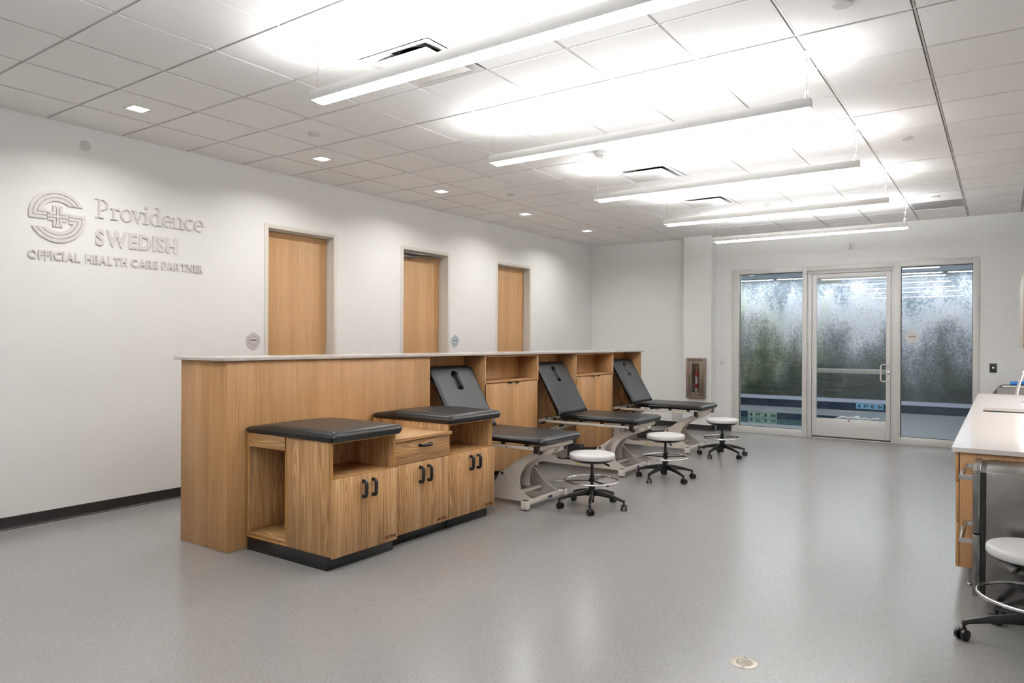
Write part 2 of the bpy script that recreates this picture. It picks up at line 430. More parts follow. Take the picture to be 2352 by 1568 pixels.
# ------------------------------------------------------------------ glazed storefront
YF0, YF1, YG = 12.0, 12.12, 12.065
def frame_rect(mb, x0, x1, z0, z1, l, r, b, t, ya, yb):
    if l: mb.box(x0, x0 + l, ya, yb, z0, z1)
    if r: mb.box(x1 - r, x1, ya, yb, z0, z1)
    if b: mb.box(x0 + l, x1 - r, ya, yb, z0, z0 + b)
    if t: mb.box(x0 + l, x1 - r, ya, yb, z1 - t, z1)
for n, x0, x1, gx0, gx1 in ((1, 2.70, 3.90, 2.815, 3.83), (2, 5.13, 6.205, 5.225, 6.13)):
    root = thing('window_%d' % n, '', '', ((x0 + x1) / 2, YF0, 0)); del root['label']; del root['category']; struct(root)
    mb = MB(); frame_rect(mb, x0, x1, 0, 2.738, gx0 - x0, x1 - gx1, .105, 2.738 - 2.657, YF0 - .012, YF1)
    mb.build('window_frame', ALU, root, bevel=.003)
    MB().box(gx0 + .001, gx1 - .001, YG - .004, YG + .004, .106, 2.656).build('glass_pane', GLASS, root)
    gk = MB(); frame_rect(gk, gx0, gx1, .105, 2.657, .008, .008, .008, .008, YG - .012, YG - .005); gk.build('gasket', DARKG, root)
root = thing('door_4', '', '', (4.53, YF0, 0)); del root['label']; del root['category']; struct(root)
mb = MB(); mb.box(3.901, 3.966, YF0 + .02, YF1, 0, 2.61); mb.box(5.098, 5.129, YF0 + .02, YF1, 0, 2.61); mb.box(3.901, 5.129, YF0 + .02, YF1, 2.61, 2.738)
mb.box(3.901, 5.129, YF0 - .012, YF0 + .02, 2.66, 2.738); mb.box(3.966, 5.098, YF0 + .02, YF1, 0, .012)
mb.build('door_frame', ALU, root, bevel=.003)
mb = MB(); frame_rect(mb, 3.972, 5.092, .036, 2.604, .070, .064, .281, .071, YF0 + .028, YF0 + .075)
lf = mb.build('door_leaf', ALU, root, bevel=.003)
MB().box(4.043, 5.027, YF0 + .047, YF0 + .055, .318, 2.532).build('glass_pane', GLASS, lf)
MB().box(4.043, 5.027, YF0 + .076, YF0 + .125, 1.035, 1.105).build('push_bar', CREAM, root, bevel=.006)
MB().box(4.05, 4.385, YF0 + .076, YF0 + .12, 2.46, 2.53).build('door_closer', CREAM, root, bevel=.006)
px = 5.062
MB().tube([(px, YF0 + .03, 1.187), (px - .01, YF0 - .035, 1.187), (4.985, YF0 - .045, 1.187), (4.968, YF0 - .045, 1.168), (4.968, YF0 - .045, .952), (4.985, YF0 - .045, .933), (px - .01, YF0 - .035, .933), (px, YF0 + .03, .933)], .0115, 12).build('pull_handle', ALU, root, smooth=True)
MB().lathe([(.019, 0), (.019, -.012), (.012, -.016)], (5.062, YF0 + .03, 1.065), 20, 'y').build('lock_cylinder', CHROME, root, smooth=True)
MB().box(3.972, 5.092, YF0 + .03, YF0 + .06, .014, .034).build('door_sweep', DARKG, root)
MB().box(4.505, 4.528, YF0 + .026, YF0 + .028, .29, .315).build('door_sticker', plain('red_sticker', rgb(150, 60, 50), .5), root)

# ------------------------------------------------------------------ pool room beyond the glass
PX0, PX1, PY1, PH = -2.5, 8.6, 18.42, 3.1
mb = MB(); mb.box(PX0, PX1, YF1, 13.54, -.12, -.001); mb.box(3.70, PX1, 13.54, 17.4, -.12, -.001); mb.box(PX0, 3.70, 15.85, 17.4, -.12, -.001)
struct(mb.build('floor_pool_deck', DECKM))
mb = MB(); mb.box(PX0, 3.70, 15.85, 15.9, -1.3, -.12); mb.box(3.70, 3.75, 13.5, 15.9, -1.3, -.12); mb.box(PX0, 3.70, 13.50, 13.54, -1.3, -.12); mb.box(PX0, 3.7, 13.54, 15.85, -1.3, -1.25)
mb.box(PX0, 3.698, 15.845, 15.852, -.6, -.004)
struct(mb.build('wall_pool_basin', DARKT))
tag(MB().box(PX0 + .01, 3.695, 13.545, 15.84, -1.2, -.13).build('pool_water', WATER), 'green still water in the pool behind the glass storefront', 'water', kind='stuff')
struct(MB().box(PX0, PX1, 17.4, PY1, -.1, .17).build('wall_pool_bench', DARKT))
struct(MB().box(PX0, PX1, 17.38, PY1, .17, .187).build('trim_1', CURBM))
struct(MB().box(PX0, PX1, PY1, PY1 + .1, 0, PH).build('wall_pool_far', MURAL))
struct(MB().box(PX0 - .1, PX0, YB, PY1, -.1, PH).build('wall_pool_left', plain('pool_wall', rgb(120, 130, 142), .5, noise=.02)))
struct(MB().box(PX1, PX1 + .1, YB, PY1, -.1, PH).build('wall_pool_right', bpy.data.materials['pool_wall']))
struct(MB().box(PX0, PX1, YF1 + .1, PY1, PH, PH + .1).build('ceiling_pool', plain('pool_ceiling', rgb(150, 160, 170), .6, noise=.02)))
struct(MB().box(PX0, 0, YB + .1, YB + .2, -.1, PH).build('wall_pool_near_left', bpy.data.materials['pool_wall']))
struct(MB().box(XR, PX1, YB + .1, YB + .2, -.1, PH).build('wall_pool_near_right', bpy.data.materials['pool_wall']))
first = None
k = 0
for yy in (18.05, 15.6, 13.4):
    for xx in (-.9, .95, 2.75, 4.55, 6.35):
        if first is None:
            t = thing('linear_ceiling_light', '', 'ceiling light', (xx, yy, PH), 'strip lights in the pool room ceiling'); first = t
            MB().box(xx - .86, xx + .86, yy - .05, yy + .05, PH - .03, PH - .001).build('housing', FIXT, t, bevel=.004)
            MB().box(xx - .84, xx + .84, yy - .03, yy + .03, PH - .036, PH - .031).build('diffuser', POOLL, t)
        else:
            t = copy_tree(first); t.location = (xx, yy, PH)
        side = ('far left', 'left', 'middle', 'right', 'far right')[int(round((xx + .9) / 1.8))]
        row = {18.05: 'above the mosaic mural wall', 15.6: 'over the far edge of the pool', 13.4: 'just behind the glass storefront'}[yy]
        t['label'] = '%s strip light on the pool room ceiling %s' % (side, row)
def depth_marker(words, x0, x1, y, z0, z1, face, label):
    t = thing('depth_marker', label, 'depth sign', (x0, y, z0)); n = 4; w = (x1 - x0) / n
    for i in range(n):
        MB().box(x0 + i * w + .002, x0 + (i + 1) * w - .002, y - .008, y, z0, z1).build('marker_tile', face, t)
    for i, wd_ in enumerate(words):
        hh = (z1 - z0) * .78
        text_obj('lettering', wd_, hh, INK, t, (x0 + i * w + w * .18, y - .009, z0 + (z1 - z0) * .2), (1, 0, 0), (0, 0, 1), (0, -1, 0), extrude=.001, width=w * (.64 if len(wd_) > 1 else .5), font_offset=.004)
depth_marker(['4', 'FT', '3', 'IN'], 1.85, 2.47, 15.842, -.128, -.008, plain('pale_green_tile', rgb(170, 190, 180), .3, noise=.02), 'pale green tiles reading 4 FT 3 IN at the pool waterline')
depth_marker(['4', 'FT', '0', 'IN'], 3.79, 4.34, 17.395, .045, .168, plain('pale_blue_tile', rgb(120, 180, 215), .3, noise=.02), 'light blue tiles reading 4 FT 0 IN on the dark bench wall')
t = thing('deck_lettering', 'white NO DIVING lettering on the grey pool deck behind the door', 'lettering', (3.46, 17.0, 0))
text_obj('lettering', 'NO DIVING', .13, PAPER, t, (3.46, 16.98, .001), (1, 0, 0), (0, 1, 0), (0, 0, 1), extrude=.0006, width=.6, font_offset=.004)
hose = [(3.80, 15.27), (3.86, 15.36), (3.93, 15.4), (4.0, 15.33), (4.1, 15.3), (4.2, 15.3), (4.3, 15.25), (4.38, 15.2), (4.42, 15.3), (4.48, 15.42), (4.54, 15.3), (4.52, 15.15)]
t = thing('pool_hose', 'white coiled hose lying on the pool deck behind the glass door', 'hose', (4.1, 15.3, 0))
MB().tube([(x, y, .014 + .03 * math.sin(i * 1.3) ** 2) for i, (x, y) in enumerate(hose)], .013, 8).build('tube', WHITEP, t, smooth=True)
MB().box(4.09, 4.17, 15.3, 15.38, .002, .07).build('valve', WHITEP, t, bevel=.008)

# ------------------------------------------------------------------ wood partition, its cabinets and top
BX0, BX1 = 1.375, 1.965
t = thing('partition', 'long waist-high oak veneer partition running along the room', 'partition', (1.67, 6.45, 0))
MB().box(BX0, BX1, 2.957, 5.117, .001, 1.361).build('end_block', OAKV, t, bevel=.0015, seg=1)
MB().box(BX0, 1.688, 5.117, 9.922, .001, 1.361).build('back_panel', OAKV, t)
MB().box(BX0, BX1, 9.922, 9.945, .001, 1.361).build('end_panel', OAKV, t, bevel=.001, seg=1)
t = thing('partition_top', 'pale quartz top along the full length of the oak partition', 'countertop', (1.67, 6.45, 1.363))
MB().box(1.345, 1.99, 2.915, 9.98, 1.363, 1.387).build('slab', QUARTZ, t, bevel=.003)
def storage(y0, y1, label):
    t = thing('storage_cabinet', label, 'cabinet', (1.83, (y0 + y1) / 2, 0), 'oak cabinets set in the partition')
    c = MB(); X0 = 1.69
    c.box(X0, BX1, y0, y0 + .02, .092, 1.36); c.box(X0, BX1, y1 - .02, y1, .092, 1.36)
    c.box(X0, BX1 - .001, y0 + .02, y1 - .02, 1.342, 1.36); c.box(X0, X0 + .012, y0 + .02, y1 - .02, .092, 1.342)
    c.box(X0 + .012, BX1 - .021, y0 + .02, y1 - .02, .092, .112)
    c.build('carcass', OAKV, t, bevel=.001, seg=1)
    MB().box(X0 + .012, BX1 - .001, y0 + .02, y1 - .02, 1.061, 1.083).build('shelf', OAKV_Y, t, bevel=.001, seg=1)
    MB().box(X0 + .02, BX1 - .05, y0 + .01, y1 - .01, 0, .09).build('toe_kick', TOE, t)
    ym = (y0 + y1) / 2
    for a, b, yh in ((y0 + .001, ym - .0015, ym - .1), (ym + .0015, y1 - .001, ym + .035)):
        d = MB().box(BX1 - .02, BX1, a, b, .094, 1.054).build('cabinet_door', OAKV, t, bevel=.001, seg=1)
        MB().box(BX1 - .004, BX1 + .014, yh, yh + .065, 1.0545, 1.0565).box(BX1 + .011, BX1 + .014, yh, yh + .065, 1.044, 1.0565).build('handle', STEEL, d)
storage(5.99, 7.046, 'oak cabinet with open cubby between nearest and middle treatment tables')
storage(7.94, 9.006, 'oak cabinet with open cubby between middle and farthest treatment tables')

# ------------------------------------------------------------------ taping stations
def pad_mesh(L, W, T, slot=None, er=.05, rc=.07, nx=56, ny=48, rc0=None):
    """pad in local frame: length along +u, width centred, thickness T; returns grid function in (u, v, h)"""
    top = {}; rc1 = rc
    for i in range(nx + 1):
        u = L * .5 * (1 - math.cos(PI * i / nx)) if not slot else L * (i / nx)
        for j in range(ny + 1):
            v = -W / 2 + W * (j / ny)
            # rounded-rect signed distance (positive inside)
            rc = rc1 if (u > L / 2 or rc0 is None) else rc0
            qx, qy = abs(u - L / 2) - (L / 2 - rc), abs(v) - (W / 2 - rc)
            d = rc - (math.hypot(max(qx, 0), max(qy, 0)) + min(max(qx, qy), 0))
            uu, vv = u, v
            if d < 0:                               # pull outside corner points onto the rounded outline
                cx = (L - rc) if u > L / 2 else rc; cy = math.copysign(W / 2 - rc, v)
                k = rc / math.hypot(u - cx, v - cy); uu, vv = cx + (u - cx) * k, cy + (v - cy) * k; d = 0
            s_ = min(1, d / er); h = T * (.45 + .55 * math.sqrt(max(0, 1 - (1 - s_) ** 2)))
            if slot:
                u0, u1, r = slot; du = max(u0 - uu, 0, uu - u1); dd = math.hypot(du, vv) - r
                if dd < .03:
                    q = max(0, (dd + .012) / .042); q = q * q * (3 - 2 * q); h = .004 + (h - .004) * q if dd > -.012 else .004
            top[i, j] = (uu, vv, h)
    return top, nx, ny
def pad(L, W, T, P, **kw):
    """P maps (u, v, h) to 3D"""
    top, nx, ny = pad_mesh(L, W, T, **kw); mb = MB(); g = {k: mb.b.verts.new(P(*v)) for k, v in top.items()}
    for i in range(nx):
        for j in range(ny):
            try: mb.b.faces.new((g[i, j], g[i + 1, j], g[i + 1, j + 1], g[i, j + 1]))
            except ValueError: pass
    rim = [(i, 0) for i in range(nx)] + [(nx, j) for j in range(ny)] + [(i, ny) for i in range(nx, 0, -1)] + [(0, j) for j in range(ny, 0, -1)]
    low = []
    for k in rim:
        u, v, h = top[k]; f = .965
        low.append(mb.b.verts.new(P(L / 2 + (u - L / 2) * (1 - .03 / L), v * f, 0)))
    n = len(rim)
    for k in range(n): mb.b.faces.new((g[rim[k]], low[k], low[(k + 1) % n], g[rim[(k + 1) % n]]))
    mb.b.faces.new(low)
    bmesh.ops.remove_doubles(mb.b, verts=mb.b.verts[:], dist=1e-5)
    return mb
def cushion_pad(x0, x1, y0, y1, z0, parent):
    L_, W_ = x1 - x0, y1 - y0
    def P(u, v, h):
        q = min(1, u / .30); q = q * q * (3 - 2 * q)
        cr_ = .012 * math.sin(PI * max(0, min(1, u / L_))) * math.cos(PI * v / W_) if h > 0 else 0
        return (x0 + u, (y0 + y1) / 2 + v, z0 + h * (.62 + .38 * q) + cr_)
    return pad(L_, W_, .070, P, er=.075, rc=.045).build('cushion', VINYL, parent, smooth=True)
def d_handle(x, y, z0, z1, horizontal=False, parent=None, y1=None):
    r = .0118; o = .036
    if horizontal: pts = [(x, y, z0), (x + o * .8, y + .002, z0), (x + o, y + .014, z0), (x + o, y1 - .014, z0), (x + o * .8, y1 - .002, z0), (x, y1, z0)]
    else: pts = [(x, y, z0), (x + o * .8, y, z0 + .002), (x + o, y, z0 + .014), (x + o, y, z1 - .014), (x + o * .8, y, z1 - .002), (x, y, z1)]
    mb = MB().tube(pts, [.013, r, r * 1.1, r * 1.1, r, .013], 12)
    return mb.build('handle', BLACKM, parent, smooth=True)
PROTEXT = text_mesh('PROTEAM', .026, font_offset=.0014, extrude=.0004, shear=.35, width=.115)
def logo(parent, x, y1, z):
    mb = MB(); put_text(mb, PROTEXT, (x + .0006, y1 - .128, z), (0, 1, 0), (0, 0, 1), (1, 0, 0)); return mb.build('printed_logo', BROWNINK, parent)
SX0 = 1.985
# unit 1
t = thing('taping_station', 'nearest oak taping station with black cushion and open side bay', 'cabinet', (2.42, 3.4, 0), 'oak taping stations beside the partition')
c = MB(); ya, yb = 3.104, 3.704; xf = 2.884
c.box(2.43, xf, ya, ya + .02, .094, .846); c.box(2.01, 2.43, ya, ya + .02, .750, .846); c.box(SX0, 2.01, ya, ya + .02, .094, .846)
c.box(2.01, 2.43, ya + .001, ya + .03, .094, .108)
c.box(2.43, 2.45, ya + .02, yb, .094, .846); c.box(SX0, xf, yb - .02, yb, .094, .846)
c.box(SX0, SX0 + .012, ya + .02, yb - .02, .094, .846); c.box(SX0 + .012, xf, ya + .02, yb - .02, .834, .846)
c.box(2.45, xf - .001, ya + .02, yb - .02, .584, .604); c.box(SX0 + .012, xf, ya + .02, yb - .02, .094, .106)
c.build('carcass', STATION, t, bevel=.0012, seg=1)
MB().box(2.012, 2.428, ya + .004, yb - .02, .112, .128).build('bay_floor', STATION_X, t, bevel=.001, seg=1)
MB().box(2.01, 2.43, ya - .0015, ya + .0, .750, .846).build('crosswise_rail', STATION_X, t)
eb = []
eb.append((xf - .001, xf + .0015, ya, ya + .02, .602, .846)); eb.append((xf - .001, xf + .0015, yb - .02, yb, .602, .846)); eb.append((xf - .001, xf + .0015, ya + .02, yb - .02, .832, .846))
eb.append((xf - .001, xf + .0015, ya + .02, yb - .02, .584, .604)); eb.append((SX0, SX0 + .02, ya - .0015, ya, .094, .846)); eb.append((2.42, 2.438, ya - .0015, ya, .094, .846)); eb.append((SX0 + .02, 2.42, ya - .0015, ya, .094, .108))
pieces('edge_band', EDGE, t, eb)
MB().box(SX0 + .01, 2.853, ya, yb + .008, 0, .092).build('toe_kick', TOE, t, bevel=.001, seg=1)
for a, b, yh in ((ya + .002, 3.4065, 3.373), (3.4095, yb + .002, 3.463)):
    d = MB().box(xf + .002, 2.903, a, b, .086, .600).build('cabinet_door', STATION, t, bevel=.0015, seg=1); d_handle(2.902, yh, .452, .556, parent=d)
logo(t, 2.903, 3.704, .112)
cushion_pad(1.967, 2.938, 3.082, 3.745, .847, t)
# unit 2
t = thing('taping_station', 'low oak cabinet with one drawer between the two cushioned stations', 'cabinet', (2.42, 4.03, 0), 'oak taping stations beside the partition')
ya, yb = 3.722, 4.334
c = MB(); c.box(SX0, 2.838, ya, ya + .02, .094, .770); c.box(SX0, 2.838, yb - .02, yb, .094, .770); c.box(SX0, SX0 + .012, ya + .02, yb - .02, .094, .77); c.box(SX0 + .012, 2.838, ya + .02, yb - .02, .094, .112); c.box(SX0 + .012, 2.838, ya + .02, yb - .02, .58, .6)
c.build('carcass', STATION, t)
MB().box(SX0, 2.876, 3.714, 4.352, .772, .796).build('cabinet_top', STATION_Y, t, bevel=.002)
d = MB().box(2.841, 2.86, ya + .008, yb - .003, .604, .768).build('drawer', STATION_Y, t, bevel=.0015, seg=1); d_handle(2.859, 3.985, .724, 0, True, d, 4.098)
for a, b, yh in ((ya + .008, 4.0265, 3.994), (4.0295, yb - .003, 4.086)):
    d = MB().box(2.841, 2.86, a, b, .09, .600).build('cabinet_door', STATION, t, bevel=.0015, seg=1); d_handle(2.859, yh, .448, .556, parent=d)
logo(t, 2.86, 4.322, .108)
MB().box(SX0 + .01, 2.79, 3.714, 4.385, 0, .092).build('toe_kick', TOE, t, bevel=.001, seg=1)
# unit 3
t = thing('taping_station', 'oak taping station with black cushion beside the nearest treatment table', 'cabinet', (2.42, 4.65, 0), 'oak taping stations beside the partition')
ya, yb = 4.353, 4.945; xf = 2.832
c = MB(); c.box(SX0, xf, ya, ya + .02, .094, .846); c.box(SX0, xf, yb - .02, yb, .094, .846); c.box(SX0, SX0 + .012, ya + .02, yb - .02, .094, .846)
c.box(SX0 + .012, xf, ya + .02, yb - .02, .834, .846); c.box(SX0 + .012, xf - .001, ya + .02, yb - .02, .584, .604); c.box(SX0 + .012, xf, ya + .02, yb - .02, .094, .11); c.box(2.43, 2.45, ya + .02, yb - .02, .604, .834)
c.build('carcass', STATION, t, bevel=.0012, seg=1)
eb = []; eb.append((xf - .001, xf + .0015, ya, ya + .02, .602, .846)); eb.append((xf - .001, xf + .0015, yb - .02, yb, .602, .846)); eb.append((xf - .001, xf + .0015, ya + .02, yb - .02, .832, .846)); eb.append((xf - .001, xf + .0015, ya + .02, yb - .02, .584, .604))
pieces('edge_band', EDGE, t, eb)
for a, b, yh in ((ya - .004, 4.6505, 4.617), (4.6535, 4.957, 4.714)):
    d = MB().box(xf + .002, 2.852, a, b, .086, .600).build('cabinet_door', STATION, t, bevel=.0015, seg=1); d_handle(2.851, yh, .452, .556, parent=d)
logo(t, 2.852, 4.95, .106)
MB().box(SX0 + .01, 2.80, 4.388, 4.917, 0, .092).build('toe_kick', TOE, t, bevel=.001, seg=1)
cushion_pad(1.967, 2.89, 4.335, 5.03, .847, t)

# ------------------------------------------------------------------ treatment tables (local frame: y = 0 is the centre line, x as in the room)
W = .71
proto = thing('treatment_table', 'nearest black padded treatment table, behind the taping stations', 'treatment table', (0, 0, 0), 'black treatment tables by the partition')
pad(.99, W, .062, lambda u, v, h: (2.195 + u, v, .596 + h), rc=.06, rc0=.022).build('seat_cushion', VINYL, proto, smooth=True)
ang = R(59.5); ca, sa = math.cos(ang), math.sin(ang)
bx, bz = 2.15, .612        # rear lower edge of the raised back section
pad(.73, W - .02, .066, lambda u, v, h: (bx - ca * u + sa * h, v, bz + sa * u + ca * h), slot=(.495, .60, .031), rc=.075, rc0=.022, nx=90, ny=80).build('back_cushion', VINYL, proto, smooth=True)
fr = MB()
YS = .315
for s in (-1, 1):
    fr.box(1.87, 3.085, s * YS - .02, s * YS + .02, .546, .574)
    for x in (2.10, 2.45, 2.72, 2.99): pass
fr.box(3.085, 3.115, -YS - .02, YS + .02, .541, .577); fr.box(1.86, 1.89, -YS - .02, YS + .02, .546, .574); fr.box(2.4, 2.44, -YS + .02, YS - .02, .55, .572)
fr.build('top_frame', CREAM, proto, bevel=.003)
for s in (-1, 1):
    for x in (2.25, 2.46, 2.73, 2.99): MB().box(x - .018, x + .018, s * YS - .014, s * YS + .014, .575, .597).build('pad_spacer', BLACKP, proto)
for s in (-1, 1):
    MB().box(3.076, 3.119, s * (YS + .003) - .022, s * (YS + .003) + .022, .520, .580).build('corner_cap', BLACKP, proto, bevel=.003)
    for x, z in ((2.54, .566), (2.555, .559), (2.62, .556), (2.78, .556), (3.02, .561), (3.035, .561)):
        MB().lathe([(.006 if x == 2.78 else .0035, 0), (.006 if x == 2.78 else .0035, s * .002)], (x, s * (YS + .02), z), 10, 'y').build('bolt_head', BLACKP, proto)
    MB().lathe([(.011, 0), (.016, .006), (.016, .028), (.010, .034)], (2.10, s * YS, .575), 14).build('knob', BLACKP, proto, smooth=True)
    MB().lathe([(.006, 0), (.006, .03), (.013, .034), (.013, .052)], (1.985, s * YS, .575), 14).build('knob', BLACKP, proto, smooth=True)
MB().tube([(1.90, -YS - .012, .522), (1.95, -YS - .05, .535), (2.0, -YS - .055, .552)], [.007, .010, .012]).build('release_lever', BLACKP, proto, smooth=True)
for y in (-.12, .12): MB().tube([(2.075, y, .36), (2.06, y, .74)], .006, 8).build('back_strut', STEEL, proto, smooth=True)
MB().tube([(1.9 - .11 * math.sin(PI * q / 20) + .12 * (q / 20) ** 2, .02 - .20 * q / 20, .99 - .44 * q / 20) for q in range(21)], .0025, 6).build('cable', BLACKP, proto, smooth=True)
# lift arms: pivots (foot) top 3.06/.508 -> base 2.66/.29 ; parallel arm at the head end
def arcpts(c, r, a0, a1, n=14): return [(c[0] + r * math.cos(R(a0 + (a1 - a0) * i / n)), c[1] + r * math.sin(R(a0 + (a1 - a0) * i / n))) for i in range(n + 1)]
armpoly = [(3.20, .562), (3.10, .536), (2.98, .500), (2.87, .452), (2.77, .393), (2.70, .340), (2.655, .318), (2.645, .290), (2.66, .265), (2.70, .235), (2.735, .190), (2.77, .160),
           (2.84, .158), (2.828, .215), (2.835, .270), (2.858, .325), (2.905, .385), (2.975, .432), (3.055, .468), (3.13, .495), (3.195, .53)]
def keyhole(outer, hole, i):
    return outer[:i + 1] + hole + [hole[0]] + outer[i:]
armhole = [(2.702, .262), (2.735, .225), (2.765, .212), (2.782, .235), (2.788, .285), (2.800, .335), (2.815, .368), (2.790, .372), (2.750, .345), (2.715, .305)]
armplate = keyhole(armpoly, armhole, 8)
AY = .215
for s in (-1, 1):
    y = -.11 + s * .08
    MB().prism(armplate, y - .004, y + .004).build('lift_arm', CREAM, proto)
hp = [(x - .93, z) for x, z in armplate]
for s in (-1, 1):
    MB().prism(hp, -.11 + s * .08 - .004, -.11 + s * .08 + .004).build('lift_arm', CREAM, proto)
for dx in (0, -.93):
    w_ = MB(); q = [(3.16, .548), (3.04, .518), (2.93, .475), (2.83, .420), (2.74, .355), (2.69, .32)]
    lo = [(x - .004, z - .007) for x, z in q]
    w_.prism([(x + dx, z) for x, z in q + lo[::-1]], -.186, -.034).build('arm_web', CREAM, proto)
# base side plates: long rail that rises to the arm pivots
bp = [(1.80, .052), (3.0, .052), (3.0, .085), (2.94, .108), (2.88, .140), (2.82, .182), (2.775, .225), (2.735, .272), (2.70, .310), (2.655, .312), (2.62, .285), (2.59, .22), (2.55, .155), (2.48, .122), (2.36, .112), (2.2, .105), (2.1, .105), (1.98, .16),
      (1.90, .232), (1.84, .29), (1.78, .322), (1.72, .312), (1.66, .25), (1.70, .15), (1.76, .08)]
bp = [(min(max(x, 1.71), 9), z) for x, z in bp]
for s in (-1, 1):
    y = s * (AY + .012)
    MB().prism(bp, y - .004, y + .004).build('base_plate', CREAM, proto)
pieces('base_crossbar', CREAM, proto, [(x - .022, x + .022, -.31, .31, .047, .083) for x in (2.985, 1.83)], bevel=.003)
MB().box(2.76, 2.82, -AY, AY, .10, .12).build('brace', CREAM, proto, bevel=.002)
for x in (2.985, 1.83):
    for s in (-1, 1):
        ft = MB().box(x - .034, x + .034, s * .325 - .026, s * .325 + .026, .014, .090).build('foot', CREAM, proto, bevel=.004)
        MB().box(x - .028, x + .028, s * .325 - .020, s * .325 + .020, .0902, .0935).build('foot_cap', BLACKP, ft, bevel=.001)
        MB().lathe([(.012, 0), (.014, .004), (.009, .008), (.009, .02)], (x, s * .325, 0), 14).build('glide', BLACKP, ft, smooth=True)
MB().tube([(2.20, 0, .20), (2.62, 0, .245)], .022, 12).box(2.12, 2.3, -.05, .05, .12, .26).build('actuator', DARKG, proto, smooth=True)
MB().tube([(2.60, 0, .243), (2.95, 0, .44)], .011, 10).build('actuator_rod', STEEL, proto, smooth=True)
for x, z, e in ((2.66, .288, .02), (3.07, .508, .02), (1.735, .288, .02), (2.14, .508, .05)): MB().tube([(x, -AY - e, z), (x, AY + e, z)], .013, 12).build('pivot_rod', BLACKP, proto, smooth=True)
MB().prism([(2.352, .064), (2.388, .064), (2.370, .100)], -AY - .0175, -AY - .0165).build('warning_label', YELLOW, proto)
MB().box(3.0072, 3.0078, .02, .09, .052, .078).build('maker_label', plain('blue_red_label', rgb(80, 60, 120), .5, noise=.5, nscale=200), proto)
TY = (5.575, 7.515, 9.52)
tabs = [proto]
tabs.append(copy_tree(proto)); tabs.append(copy_tree(proto))
tabs[1]['label'] = 'middle of the three black padded treatment tables'
tabs[2]['label'] = 'farthest black padded treatment table, nearest the fire extinguisher cabinet'
for o, y in zip(tabs, TY): o.location = (0, y, 0)
# base of each table: keep the Empty under the table itself
for o in tabs:
    for ch in children(o): ch.location.x = -2.45
    o.location.x = 2.45

